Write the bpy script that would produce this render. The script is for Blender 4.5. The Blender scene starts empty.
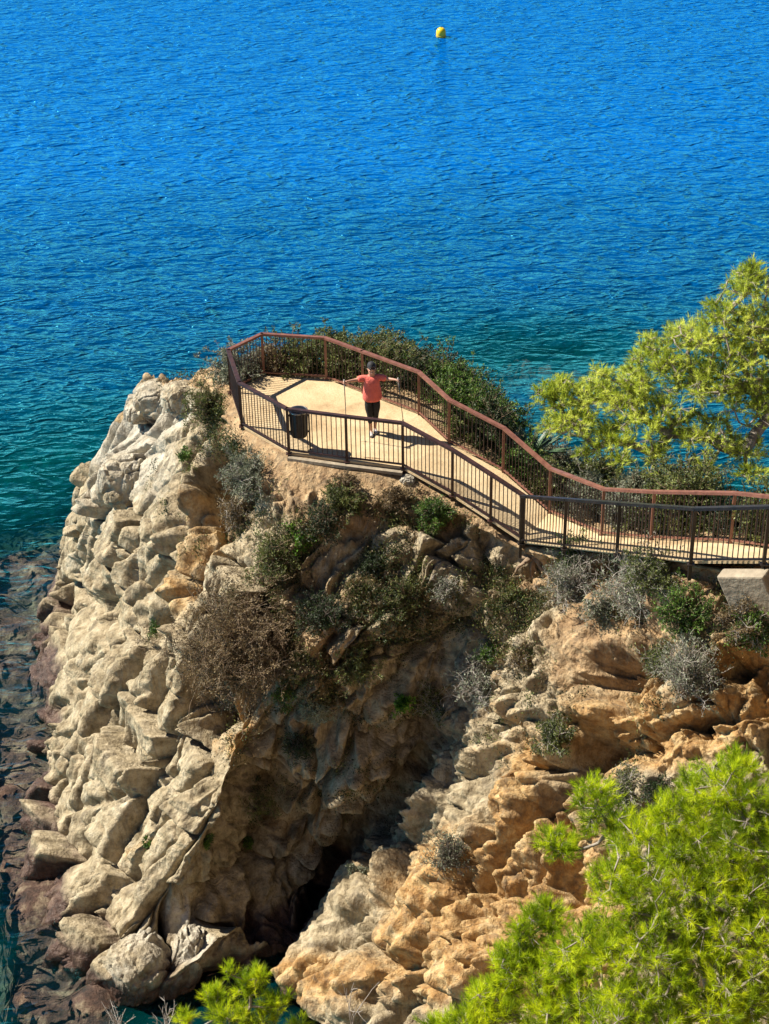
import bpy, bmesh, math, random
import numpy as np
from mathutils import Vector, Matrix, Euler
from mathutils.bvhtree import BVHTree
S = bpy.context.scene
COL = S.collection
R = math.radians
random.seed(7); RNG = np.random.RandomState(7)

# ------------------------------------------------------------------ camera
CAM = Vector((0, 0, 26)); F = 1700.0; WPX, HPX = 769.0, 1024.0
CM = Euler((R(60), 0, 0)).to_matrix() @ Matrix.Rotation(R(-1.0), 3, 'Z')
cd = bpy.data.cameras.new('camera'); cam = bpy.data.objects.new('camera', cd); COL.objects.link(cam)
cam.matrix_world = Matrix.Translation(CAM) @ CM.to_4x4()
cd.sensor_fit = 'VERTICAL'; cd.sensor_height = 24; cd.lens = F / HPX * 24
cd.clip_start = .3; cd.clip_end = 30000
S.camera = cam

# ------------------------------------------------------------------ light
SUN_EL, SUN_AZ = 46.0, 15.0          # azimuth: degrees from -X towards +Y
sd = Vector((-math.cos(R(SUN_AZ)) * math.cos(R(SUN_EL)), math.sin(R(SUN_AZ)) * math.cos(R(SUN_EL)), math.sin(R(SUN_EL))))
w = bpy.data.worlds.new('World'); S.world = w; w.use_nodes = True
nt = w.node_tree; bg = nt.nodes['Background']
sky = nt.nodes.new('ShaderNodeTexSky'); sky.sky_type = 'NISHITA'; sky.sun_disc = False
sky.sun_elevation = R(SUN_EL); sky.sun_rotation = math.atan2(sd.x, sd.y)
sky.air_density = .65; sky.dust_density = .1; sky.ozone_density = 3.0
nt.links.new(sky.outputs[0], bg.inputs[0]); bg.inputs[1].default_value = .05
sl = bpy.data.lights.new('sun', 'SUN'); sl.energy = 5.0; sl.angle = R(.5); sl.color = (1, .92, .78)
so = bpy.data.objects.new('sun', sl); COL.objects.link(so); so.rotation_euler = sd.to_track_quat('Z', 'Y').to_euler()
S.view_settings.view_transform = 'Standard'; S.view_settings.look = 'None'
S.view_settings.exposure = 1.0; S.view_settings.gamma = 1; S.view_settings.use_curve_mapping = False
S.render.engine = 'CYCLES'
S.cycles.max_bounces = 5; S.cycles.diffuse_bounces = 1; S.cycles.transparent_max_bounces = 12; S.cycles.sample_clamp_indirect = 4; S.cycles.sample_clamp_direct = 5
S.cycles.use_denoising = True

# ------------------------------------------------------------------ helpers
def ray(px, py):
    return CM @ Vector(((px - WPX / 2) / F, (HPX / 2 - py) / F, -1))
def P(px, py, z):
    """world point seen at a place of the photograph, at height z"""
    d = ray(px, py); t = (z - CAM.z) / d.z
    return CAM + d * t
def PY(px, py, y):
    d = ray(px, py); return CAM + d * (y / d.y)
CMn = np.array(CM); CAMn = np.array(CAM)
def proj(p):
    l = (p - CAMn) @ CMn
    return WPX / 2 + F * l[..., 0] / -l[..., 2], HPX / 2 - F * l[..., 1] / -l[..., 2]

def tag(o, label=None, cat=None, group=None, kind=None):
    if label: o['label'] = label
    if cat: o['category'] = cat
    if group: o['group'] = group
    if kind: o['kind'] = kind
    return o
def empty(name, loc, rz=0):
    o = bpy.data.objects.new(name, None); COL.objects.link(o); o.location = loc; o.rotation_euler = (0, 0, rz)
    o.empty_display_size = .3
    return o
def link(name, me, mat=None, parent=None, loc=None):
    o = bpy.data.objects.new(name, me); COL.objects.link(o)
    if mat: me.materials.append(mat)
    if parent: o.parent = parent
    if loc is not None: o.location = loc
    return o
def mesh_np(name, V, Fa, smooth=True):
    """V (n,3) and Fa (m,k) with one k"""
    V = np.asarray(V, np.float32); Fa = np.asarray(Fa, np.int32)
    me = bpy.data.meshes.new(name)
    me.vertices.add(len(V)); me.vertices.foreach_set('co', V.ravel())
    m, k = Fa.shape
    me.loops.add(m * k); me.loops.foreach_set('vertex_index', Fa.ravel())
    me.polygons.add(m); me.polygons.foreach_set('loop_start', np.arange(0, m * k, k, dtype=np.int32))
    me.polygons.foreach_set('use_smooth', np.full(m, smooth))
    me.update(calc_edges=True); me.validate()
    return me
class MB:
    """collects boxes, bars, tubes, lathes; build() links them as one mesh object"""
    def __init__(s): s.v = []; s.f = []; s.sm = []
    def add(s, vs, fs, smooth=False):
        b = len(s.v); s.v += [tuple(v) for v in vs]; s.f += [tuple(i + b for i in f) for f in fs]; s.sm += [smooth] * len(fs)
    def beam(s, a, b, w, h, up=(0, 0, 1), ext=0):
        a = Vector(a); b = Vector(b); d = (b - a).normalized(); a = a - d * ext; b = b + d * ext
        u = Vector(up)
        if abs(d.dot(u)) > .98: u = Vector((0, 1, 0))
        sx = d.cross(u).normalized(); sz = sx.cross(d).normalized()
        vs = []
        for p in (a, b):
            for i, j in ((-1, -1), (1, -1), (1, 1), (-1, 1)): vs.append(p + sx * w / 2 * i + sz * h / 2 * j)
        s.add(vs, [(3, 2, 1, 0), (4, 5, 6, 7), (0, 1, 5, 4), (1, 2, 6, 5), (2, 3, 7, 6), (3, 0, 4, 7)])
    def tube(s, pts, rad, n=6, caps=True, smooth=True):
        pts = [Vector(p) for p in pts]; k = len(pts)
        if not hasattr(rad, '__len__'): rad = [rad] * k
        vs = []; ref = None
        for i, p in enumerate(pts):
            d = (pts[min(i + 1, k - 1)] - pts[max(i - 1, 0)])
            d = d.normalized() if d.length > 1e-9 else Vector((0, 0, 1))
            if ref is None: ref = Vector((1, 0, 0)) if abs(d.x) < .8 else Vector((0, 1, 0))
            a = (ref - d * ref.dot(d)).normalized(); b = d.cross(a); ref = a
            for j in range(n):
                t = 2 * math.pi * j / n; vs.append(p + (a * math.cos(t) + b * math.sin(t)) * rad[i])
        fs = []
        for i in range(k - 1):
            for j in range(n):
                fs.append((i * n + j, i * n + (j + 1) % n, (i + 1) * n + (j + 1) % n, (i + 1) * n + j))
        if caps: fs.append(tuple(range(n))[::-1]); fs.append(tuple((k - 1) * n + j for j in range(n)))
        s.add(vs, fs, smooth)
    def lathe(s, prof, c=(0, 0, 0), n=20, sx=1, sy=1, smooth=True):
        c = Vector(c); vs = []; k = len(prof)
        for r, z in prof:
            for j in range(n):
                t = 2 * math.pi * j / n; vs.append(c + Vector((r * sx * math.cos(t), r * sy * math.sin(t), z)))
        fs = [(i * n + j, i * n + (j + 1) % n, (i + 1) * n + (j + 1) % n, (i + 1) * n + j) for i in range(k - 1) for j in range(n)]
        s.add(vs, fs, smooth)
    def build(s, name, mat, parent=None, origin=None):
        me = bpy.data.meshes.new(name)
        o0 = Vector(origin) if origin is not None else Vector((0, 0, 0))
        me.from_pydata([Vector(v) - o0 for v in s.v], [], s.f)
        me.polygons.foreach_set('use_smooth', s.sm); me.update()
        return link(name, me, mat, parent, o0 if origin is not None else None)

# ------------------------------------------------------------------ noise in numpy
_pm = RNG.permutation(256); _pm = np.concatenate([_pm, _pm, _pm])
_gr = RNG.normal(size=(256, 3)); _gr /= np.linalg.norm(_gr, axis=1)[:, None]
def hsh(i, j, k): return _pm[_pm[_pm[i & 255] + (j & 255)] + (k & 255)]
def perlin(p):
    pi = np.floor(p).astype(int); f = p - pi; u = f * f * f * (f * (f * 6 - 15) + 10)
    r = 0
    for a in (0, 1):
        for b in (0, 1):
            for c in (0, 1):
                g = _gr[hsh(pi[:, 0] + a, pi[:, 1] + b, pi[:, 2] + c)]
                d = ((f - (a, b, c)) * g).sum(1)
                wt = (u[:, 0] if a else 1 - u[:, 0]) * (u[:, 1] if b else 1 - u[:, 1]) * (u[:, 2] if c else 1 - u[:, 2])
                r = r + wt * d
    return r * 1.5
def fbm(p, o=4, g=.5):
    r = 0; a = 1
    for i in range(o): r = r + a * perlin(p * 2 ** i + 17.3 * i); a *= g
    return r
_jit = RNG.rand(256, 3)
_rv = RNG.normal(size=(256, 4))
def voro(p):
    """F1, F2, cell random offset, vector to the cell's seed, cell tilt"""
    pi = np.floor(p).astype(int); f = p - pi; n = len(p)
    F1 = np.full(n, 9.); F2 = np.full(n, 9.); H = np.zeros(n, int); D = np.zeros((n, 3))
    for a in (-1, 0, 1):
        for b in (-1, 0, 1):
            for c in (-1, 0, 1):
                h = hsh(pi[:, 0] + a, pi[:, 1] + b, pi[:, 2] + c)
                d = f - (_jit[h] + (a, b, c)); q = np.sqrt((d * d).sum(1))
                m = q < F1
                F2 = np.where(m, F1, np.minimum(F2, q)); F1 = np.where(m, q, F1)
                H = np.where(m, h, H); D[m] = d[m]
    return F1, F2, _rv[H, 3], D, _rv[H, :3]
def sstep(a, b, x):
    t = np.clip((x - a) / (b - a), 0, 1); return t * t * (3 - 2 * t)

# ------------------------------------------------------------------ materials
def mat(name):
    m = bpy.data.materials.new(name); m.use_nodes = True
    n = m.node_tree; return m, n, n.nodes['Principled BSDF']
def N(n, t, **k):
    x = n.nodes.new(t)
    for a, b in k.items():
        if a.startswith('i_'): x.inputs[a[2:].replace('_', ' ')].default_value = b
        else: setattr(x, a, b)
    return x
def ramp(n, fac, stops):
    r = n.nodes.new('ShaderNodeValToRGB'); e = r.color_ramp.elements
    while len(e) < len(stops): e.new(.5)
    for q, (p, c) in zip(e, stops): q.position = p; q.color = (*c, 1) if len(c) == 3 else c
    n.links.new(fac, r.inputs[0]); return r.outputs[0]
def noise(n, vec, scale, detail=5, rough=.55, dist=0):
    x = N(n, 'ShaderNodeTexNoise'); x.inputs['Scale'].default_value = scale; x.inputs['Detail'].default_value = detail
    x.inputs['Roughness'].default_value = rough; x.inputs['Distortion'].default_value = dist
    if vec is not None: n.links.new(vec, x.inputs['Vector'])
    return x.outputs['Fac']
def mixc(n, fac, a, b, mode='MIX'):
    x = n.nodes.new('ShaderNodeMix'); x.data_type = 'RGBA'; x.blend_type = mode
    for s, v in ((x.inputs[0], fac), (x.inputs[6], a), (x.inputs[7], b)):
        if hasattr(v, 'is_output'): n.links.new(v, s)
        elif isinstance(v, (int, float)): s.default_value = v
        else: s.default_value = (*v, 1)
    return x.outputs[2]
def math_(n, op, a, b=0, clamp=False):
    x = n.nodes.new('ShaderNodeMath'); x.operation = op; x.use_clamp = clamp
    for s, v in ((x.inputs[0], a), (x.inputs[1], b)):
        if hasattr(v, 'is_output'): n.links.new(v, s)
        else: s.default_value = v
    return x.outputs[0]
def bump(n, bs, h, strength, dist):
    b = N(n, 'ShaderNodeBump'); b.inputs['Strength'].default_value = strength; b.inputs['Distance'].default_value = dist
    n.links.new(h, b.inputs['Height']); n.links.new(b.outputs[0], bs.inputs['Normal']); return b
def objco(n): return n.nodes.new('ShaderNodeTexCoord').outputs['Object']
def simple(name, c, c2=None, scale=8, rough=.6, bmp=0, bd=.01, metal=0):
    m, n, b = mat(name); co = objco(n)
    f = noise(n, co, scale, 6)
    n.links.new(ramp(n, f, [(.35, c), (.65, c2 or [x * .75 for x in c])]), b.inputs['Base Color'])
    b.inputs['Roughness'].default_value = rough; b.inputs['Metallic'].default_value = metal
    if bmp: bump(n, b, noise(n, co, scale * 3, 6), bmp, bd)
    return m
def foliage(name, cols, trans=.35, rough=.55, scale=3):
    """cols: three colours spread over the leaves (per-leaf attribute 'rnd' and clump noise)"""
    m, n, b = mat(name)
    at = N(n, 'ShaderNodeAttribute', attribute_name='rnd')
    f = math_(n, 'ADD', math_(n, 'MULTIPLY', noise(n, objco(n), scale, 3), .7), math_(n, 'MULTIPLY', at.outputs['Fac'], .3))
    c = ramp(n, f, [(.36, cols[0]), (.5, cols[1]), (.64, cols[2])])
    n.links.new(c, b.inputs['Base Color']); b.inputs['Roughness'].default_value = rough
    t = N(n, 'ShaderNodeBsdfTranslucent'); n.links.new(c, t.inputs[0])
    mx = N(n, 'ShaderNodeMixShader'); mx.inputs[0].default_value = trans
    n.links.new(b.outputs[0], mx.inputs[1]); n.links.new(t.outputs[0], mx.inputs[2])
    n.links.new(mx.outputs[0], n.nodes['Material Output'].inputs['Surface'])
    return m

# cliff rock: zone.r = ochre, zone.g = soil, zone.b = pale grey
def rock_material(name, use_zone=True):
    m, n, b = mat(name); geo = N(n, 'ShaderNodeNewGeometry'); pos = geo.outputs['Position']
    n1 = noise(n, pos, .55, 5, .62, .4); n2 = noise(n, pos, 3.2, 6, .68); n3 = noise(n, pos, 16, 4, .7)
    tan = ramp(n, n2, [(.3, (.12, .09, .05)), (.43, (.28, .225, .14)), (.56, (.43, .355, .235)), (.72, (.55, .475, .345))])
    och = ramp(n, n2, [(.3, (.17, .085, .03)), (.46, (.38, .22, .085)), (.58, (.50, .34, .16)), (.74, (.60, .46, .27))])
    gry = ramp(n, n2, [(.3, (.28, .25, .20)), (.5, (.45, .41, .33)), (.7, (.60, .56, .47))])
    soil = ramp(n, n2, [(.33, (.17, .10, .05)), (.5, (.36, .24, .13)), (.66, (.52, .38, .22))])
    if use_zone:
        z = N(n, 'ShaderNodeAttribute', attribute_name='zone'); sp = N(n, 'ShaderNodeSeparateColor'); n.links.new(z.outputs['Color'], sp.inputs[0])
        def wz(o, k=1.0):
            q = math_(n, 'ADD', o, math_(n, 'MULTIPLY', math_(n, 'SUBTRACT', n1, .5), 1.1 * k))
            return ramp(n, q, [(.35, (0, 0, 0)), (.62, (1, 1, 1))])
        c = mixc(n, wz(sp.outputs[0]), tan, och); c = mixc(n, wz(sp.outputs[2]), c, gry); c = mixc(n, wz(sp.outputs[1]), c, soil)
    else:
        c = mixc(n, ramp(n, n1, [(.4, (0, 0, 0)), (.6, (1, 1, 1))]), tan, gry)
    # dark lichen and water stains running down the face
    mp = N(n, 'ShaderNodeMapping'); mp.inputs['Scale'].default_value = (1.3, 1.3, .35); n.links.new(pos, mp.inputs[0])
    st = noise(n, mp.outputs[0], 1.7, 5, .7, 1.2)
    c = mixc(n, ramp(n, st, [(.51, (0, 0, 0)), (.68, (.7, .7, .7))]), c, (.13, .105, .075))
    c = mixc(n, ramp(n, n3, [(.25, (.6, .6, .6)), (.5, (0, 0, 0))]), c, (.17, .14, .10))
    # wave washed foot: dark red-brown algae up to about half a metre, pale barnacle line over it
    sx = N(n, 'ShaderNodeSeparateXYZ'); n.links.new(pos, sx.inputs[0])
    h = math_(n, 'ADD', sx.outputs[2], math_(n, 'MULTIPLY', math_(n, 'SUBTRACT', n1, .5), -1.6))
    alg = ramp(n, n2, [(.3, (.03, .018, .014)), (.5, (.09, .054, .042)), (.7, (.19, .13, .095))])
    c = mixc(n, ramp(n, math_(n, 'MULTIPLY', h, .5), [(.22, (1, 1, 1)), (.40, (0, 0, 0))]), c, alg)
    n.links.new(c, b.inputs['Base Color']); 
    wet = ramp(n, math_(n, 'MULTIPLY', h, .5), [(.15, (.3, .3, .3)), (.35, (.9, .9, .9))]); n.links.new(wet, b.inputs['Roughness'])
    b.inputs['Specular IOR Level'].default_value = .25
    mp2 = N(n, 'ShaderNodeMapping'); mp2.inputs['Scale'].default_value = (1, 1, .32); mp2.inputs['Rotation'].default_value = (0, R(30), 0); n.links.new(pos, mp2.inputs[0])
    hh = math_(n, 'ADD', math_(n, 'MULTIPLY', noise(n, mp2.outputs[0], 6, 5, .6, .6), .8), math_(n, 'ADD', math_(n, 'MULTIPLY', noise(n, pos, 9, 5, .65), .55), math_(n, 'MULTIPLY', n3, .2)))
    bump(n, b, hh, .9, .12)
    return m
M = {}
M['rock'] = rock_material('cliff_rock')
M['boulder'] = rock_material('boulder_rock', False)
# ------------------------------------------------------------------ the headland: one lofted skin from the path down under the water
def Wd(*a): return Vector(a)
def colm(sp, fe, *pts):
    out = [sp, fe]
    for p in pts: out.append(p if isinstance(p, Vector) else P(*p))
    return out
cols = [
 colm(Wd(10, 22.8, 12), Wd(10.3, 23.9, 12), Wd(10.5, 24.7, 11.9), Wd(11.2, 25.6, 10.8), Wd(12, 27, 9), Wd(12.8, 28.5, 7), Wd(13.6, 30, 4.5), Wd(14.4, 31.6, 2), Wd(15, 33, 0), Wd(16, 35, -1.5), Wd(19, 40, -4)),
 colm(Wd(5.7, 24.3, 11.0), P(732, 544, 10.95), Wd(6.6, 25.9, 10.6), Wd(7.2, 26.7, 9.4), Wd(8, 28, 7.6), Wd(8.8, 29.2, 5.6), Wd(9.5, 30.4, 3.6), Wd(10.2, 31.6, 1.6), Wd(10.8, 32.6, 0), Wd(12, 34.5, -1.5), Wd(15, 40, -4)),
 colm(Wd(4.2, 26.9, 10.0), P(604, 537, 9.8), Wd(4.9, 28.3, 9.4), Wd(5.6, 29.2, 8.2), Wd(6.4, 30.4, 6.6), Wd(7.1, 31.5, 5), Wd(7.8, 32.7, 3.2), Wd(8.5, 34, 1.4), Wd(9.1, 35, 0), Wd(10, 37, -1.5), Wd(13, 42, -4)),
 colm(Wd(2.9, 28.4, 9.35), P(551, 514, 9.3), Wd(4, 29.9, 9.1), Wd(4.7, 30.8, 8.1), Wd(5.4, 31.8, 6.6), Wd(6.1, 32.9, 5), Wd(6.8, 34.2, 3.2), Wd(7.5, 35.6, 1.4), Wd(8, 36.6, 0), Wd(9, 38.5, -1.5), Wd(11, 43, -3.5)),
 colm(Wd(1.1, 30.6, 9.95), P(430, 420, 9.95), Wd(1.7, 32.6, 9.8), Wd(2.4, 33.6, 8.9), Wd(3.1, 34.7, 7.2), Wd(3.8, 36, 5.2), Wd(4.5, 37.4, 3.2), Wd(5.1, 38.8, 1.3), Wd(5.6, 39.8, 0), Wd(6.5, 42, -1.5), Wd(8, 46, -3.5)),
 colm(Wd(-.7, 31.4, 9.95), P(326, 378, 9.95), Wd(-.9, 34.6, 9.8), Wd(-.8, 35.4, 8.9), Wd(-.6, 36.5, 7), Wd(-.4, 37.7, 5), Wd(-.2, 39, 3), Wd(0, 40.2, 1.2), Wd(.2, 41, 0), Wd(.4, 43, -1.5), Wd(.6, 48, -3.5)),
 colm(Wd(-1.5, 31.5, 9.95), P(263, 375, 9.95), Wd(-3.5, 34.8, 9.7), Wd(-4, 35.8, 8.9), Wd(-4.5, 37, 7.2), Wd(-5, 38.4, 5), Wd(-5.5, 39.8, 3), Wd(-5.9, 41.2, 1.2), Wd(-6.3, 42.4, 0), Wd(-7, 44.5, -1.5), Wd(-8, 49, -3.5)),
 colm(Wd(-1.7, 31.4, 9.95), P(229, 386, 9.95), (212, 384, 9.6), (188, 382, 9.2), (152, 376, 8.7), Wd(-6.3, 38.2, 7), Wd(-7.05, 39.6, 5.2), Wd(-8.2, 41.4, 3), Wd(-9.2, 43.2, 0), Wd(-10, 45, -1.5), Wd(-12, 49, -4)),
 colm(Wd(-1.8, 31.2, 9.95), P(233, 400, 9.95), (215, 412, 9.6), (185, 408, 9.0), (150, 412, 8.2), (122, 440, 7.0), (102, 478, 5.6), (74, 505, 3.6), (58, 560, 1.2), (42, 600, -.3), (10, 620, -2.8)),
 colm(Wd(-1.7, 31.1, 9.95), P(238, 415, 9.95), (222, 440, 9.5), (195, 435, 9.0), (160, 438, 8.4), (140, 472, 7.2), (110, 508, 5.8), (85, 548, 3.9), (66, 600, 1.3), (40, 655, -.3), (5, 690, -3)),
 colm(Wd(-1.5, 31, 9.95), P(243, 429, 9.95), (234, 470, 9.2), (212, 475, 8.6), (190, 480, 8.3), (170, 515, 7.5), (148, 565, 6.1), (112, 615, 4.5), (76, 665, 2.4), (45, 725, .2), (8, 760, -2.5)),
 colm(Wd(-1.3, 30.8, 9.95), P(262, 442, 9.95), (248, 512, 8.7), (226, 532, 8.1), (205, 560, 7.6), (190, 605, 6.9), (165, 655, 5.7), (130, 705, 4.1), (86, 752, 2.2), (48, 805, .2), (10, 850, -2.5)),
 colm(Wd(-1, 30.6, 9.95), P(288, 457, 9.95), (272, 540, 8.8), (248, 575, 8.1), (230, 620, 6.9), (215, 670, 6.0), (198, 722, 5.1), (165, 772, 3.9), (118, 822, 2.3), (60, 880, .3), (15, 940, -2.2)),
 colm(Wd(-.5, 30.6, 9.95), P(317, 461, 9.95), (298, 560, 8.6), (278, 605, 7.8), (262, 655, 6.9), (250, 705, 5.7), (236, 760, 4.8), (212, 825, 3.6), (160, 900, 1.9), (85, 970, .1), (20, 1030, -2)),
 colm(Wd(0, 30.8, 9.95), P(346, 464, 9.95), (325, 570, 8.5), (318, 620, 7.8), (308, 668, 6.9), (300, 717, 5.6), (290, 772, 3.9), (277, 835, 2.1), (245, 905, .9), (205, 975, .2), (160, 1045, -1.2)),
 colm(Wd(.3, 31, 9.95), P(375, 467, 9.95), (360, 565, 8.55), (363, 613, 7.9), (368, 660, 7.1), (365, 710, 6.0), (352, 762, 4.4), (328, 822, 2.4), (300, 885, .7), (272, 945, .5), (250, 1010, -1.2)),
 colm(Wd(.6, 31, 9.95), P(404, 470, 9.9), (398, 550, 8.8), (410, 600, 8.0), (425, 650, 7.1), (430, 700, 5.9), (422, 752, 4.4), (383, 805, 2.8), (340, 868, 1.0), (305, 930, .7), (283, 995, -1)),
 colm(Wd(1.2, 30.6, 9.85), P(430, 485, 9.75), (425, 530, 9.1), (442, 575, 8.5), (456, 622, 7.8), (464, 672, 6.7), (458, 732, 5.6), (428, 792, 4.4), (390, 855, 3.0), (342, 925, 1.8), (300, 1000, .3)),
 colm(Wd(2, 29.6, 9.65), P(478, 514, 9.55), (472, 535, 9.2), (492, 578, 8.7), (507, 625, 8.2), (515, 673, 7.7), (510, 733, 6.9), (490, 802, 5.8), (460, 872, 4.7), (420, 955, 3.4), (380, 1050, 1.4)),
 colm(Wd(2.85, 28.5, 9.3), P(523, 545, 9.25), (520, 560, 9.0), (545, 598, 8.8), (562, 645, 8.6), (571, 693, 8.2), (570, 753, 7.6), (560, 823, 6.7), (540, 893, 5.8), (510, 975, 4.7), (480, 1075, 3.0)),
 colm(Wd(4.1, 26.7, 10.0), P(602, 554, 10.05), (604, 575, 9.7), (610, 613, 9.5), (620, 655, 9.3), (628, 702, 9.0), (632, 762, 8.4), (632, 832, 7.6), (622, 912, 6.6), (605, 1010, 5.5), (590, 1100, 3.9)),
 colm(Wd(5.6, 24.3, 11.0), P(685, 563, 11.1), (690, 578, 10.8), (695, 615, 10.5), (700, 657, 10.1), (705, 705, 9.6), (708, 765, 9.0), (711, 835, 8.3), (712, 915, 7.4), (702, 1015, 6.3), (700, 1110, 4.8)),
 colm(Wd(7, 23.6, 11.4), P(765, 575, 11.6), (772, 592, 11.2), (780, 630, 10.9), (790, 665, 10.5), (800, 713, 10), (810, 773, 9.4), (820, 843, 8.8), (830, 923, 8), (840, 1015, 7), (850, 1120, 5.6)),
 colm(Wd(10, 22.6, 12), P(905, 575, 12.3), (920, 600, 12.1), (940, 640, 11.8), (960, 680, 11.4), (975, 730, 10.8), (990, 790, 10.2), (1000, 860, 9.5), (1010, 940, 8.7), (1020, 1030, 7.7), (1030, 1130, 6.3)),
]
C = np.array([[tuple(p) for p in c] for c in cols])          # (ncol, 11, 3)
NC, NR = C.shape[:2]
def cr_weights(n, counts):
    rows = []; par = []
    for i in range(n - 1):
        for s in range(counts[i]):
            t = s / counts[i]; wv = np.zeros(n)
            b = (-.5 * t + t * t - .5 * t ** 3, 1 - 2.5 * t * t + 1.5 * t ** 3, .5 * t + 2 * t * t - 1.5 * t ** 3, -.5 * t * t + .5 * t ** 3)
            for k in range(4): wv[min(max(i - 1 + k, 0), n - 1)] += b[k]
            rows.append(wv); par.append(i + t)
    wv = np.zeros(n); wv[-1] = 1; rows.append(wv); par.append(n - 1)
    return np.array(rows), np.array(par)
ucount = [10, 10, 12, 14, 16, 16, 22] + [60, 60, 68, 68, 66, 64, 62, 58, 56, 58, 68, 76, 86, 92, 80, 40][:NC - 8]
vcount = [6, 40, 54, 58, 62, 62, 62, 64, 60, 44]
Wu, U = cr_weights(NC, ucount); Wv, Vp = cr_weights(NR, vcount)
G = np.einsum('ai,ijk,bj->abk', Wu, C, Wv)                   # (nu, nv, 3)
nu, nv = G.shape[:2]
tu = np.gradient(G, axis=0); tv = np.gradient(G, axis=1)
NM = np.cross(tv, tu); NM /= np.linalg.norm(NM, axis=2)[..., None] + 1e-9
if NM[nu // 2, 8, 2] < 0: NM = -NM
p = G.reshape(-1, 3); nm = NM.reshape(-1, 3)
UU = np.repeat(U, nv); VV = np.tile(Vp, nu)
qx, qy = proj(p)
front = (UU > 7.3)
def blob(x, y, rx, ry, a=1.0, ang=0):
    c_, s_ = math.cos(R(ang)), math.sin(R(ang)); dx = qx - x; dy = qy - y
    u = (dx * c_ + dy * s_) / rx; v = (-dx * s_ + dy * c_) / ry
    return a * np.exp(-(u * u + v * v)) * front
def line(pts, wd):
    """closeness to a polyline on the face, 1 on it"""
    best = np.full(len(p), 1e9)
    for (x0, y0), (x1, y1) in zip(pts[:-1], pts[1:]):
        dx, dy = x1 - x0, y1 - y0; t = np.clip(((qx - x0) * dx + (qy - y0) * dy) / (dx * dx + dy * dy), 0, 1)
        best = np.minimum(best, np.hypot(qx - x0 - t * dx, qy - y0 - t * dy))
    return np.exp(-(best / wd) ** 2) * front
warp = np.stack([fbm(p * .9 + k * 31.7, 3) for k in range(3)], 1)
pw = p + warp * .35
# amplitude of the rock relief and of the loose scree
rockA = sstep(1.25, 2.1, VV)
rockA = np.where(front, rockA, sstep(1.6, 3, VV) * .8)
scr = np.clip(blob(270, 520, 60, 90) + blob(330, 520, 70, 60) + blob(380, 560, 50, 60) + blob(520, 640, 30, 60, .7) + blob(470, 560, 45, 40, .7) + blob(560, 600, 50, 40, .5) + blob(350, 640, 70, 60, .8), 0, 1)
scr *= sstep(1.1, 1.5, VV)
soilw = np.clip(blob(350, 485, 70, 20) + blob(425, 510, 40, 30) + blob(230, 425, 30, 25) + blob(600, 650, 60, 60, .7) + blob(560, 575, 60, 25) + blob(700, 600, 60, 30, 1) + blob(480, 700, 22, 90, .5, 5) + blob(300, 640, 60, 100, .75) + blob(420, 480, 60, 18, .8), 0, 1)
soilw = np.maximum(soilw, (1 - sstep(1.3, 2.0, VV)) * .9); soilw = np.where(front, soilw, .8 * (1 - sstep(3, 5, VV)))
amp = rockA * (1 - .5 * np.exp(-((UU - 7.6) / .9) ** 2)) * (1 - .45 * blob(600, 630, 60, 40)) * (1 - .30 * scr) * (1 - .2 * soilw)
# joint directions: long blocks leaning down to the left on the spur, steep on the buttress
def frame(ax):
    a = np.array(ax, float); a /= np.linalg.norm(a); b = np.cross(a, (0, 1, 0)); b /= np.linalg.norm(b); c = np.cross(a, b); return np.stack([a, b, c])
RA = frame((-.55, -.1, -.83))
q0 = pw @ RA.T
def blocks(q, sc, el, off, tilt, cd_, cw, seed):
    """cracked blocks: every cell is stepped in or out and tilted, a groove runs along its border"""
    s = np.array((sc * el, sc, sc)); F1, F2, o, D, T = voro(q / s + seed)
    e = sstep(0, cw, F2 - F1)
    T = T * (.6, 1, 1)
    fd = .35 + .65 * sstep(0, cw * .8, F2 - F1)
    return (np.clip(o, -1.8, 1.8) * off + np.clip((D * T).sum(1), -1.1, 1.1) * tilt) * fd - cd_ * (1 - e) ** 1.5 - .10 * tilt * F1 * F1, e
q1 = (p + warp * .22) @ RA.T
d1, e1 = blocks(q1, 1.9, 1.7, .17, .50, .55, .13, 3.1)
d2, e2 = blocks(q1 + .06 * warp, .72, 2.0, .095, .26, .20, .16, 11.7)
d3, e3 = blocks(q1 + .04 * warp, .29, 1.9, .045, .13, .09, .2, 23.3)
def layer(t, hk):
    """irregular layers along one axis -> index, distance to the border, place inside (-.5 .. .5)"""
    i = np.round(t).astype(int); bd = lambda k: k + .36 * (_jit[hsh(k, hk, hk * 0 + 5), 0] * 2 - 1)
    b0 = bd(i); lowi = np.where(t < b0, i - 1, i); lo = bd(lowi); hi = bd(lowi + 1)
    return lowi, np.minimum(t - lo, hi - t), (t - lo) / (hi - lo) - .5
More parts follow.
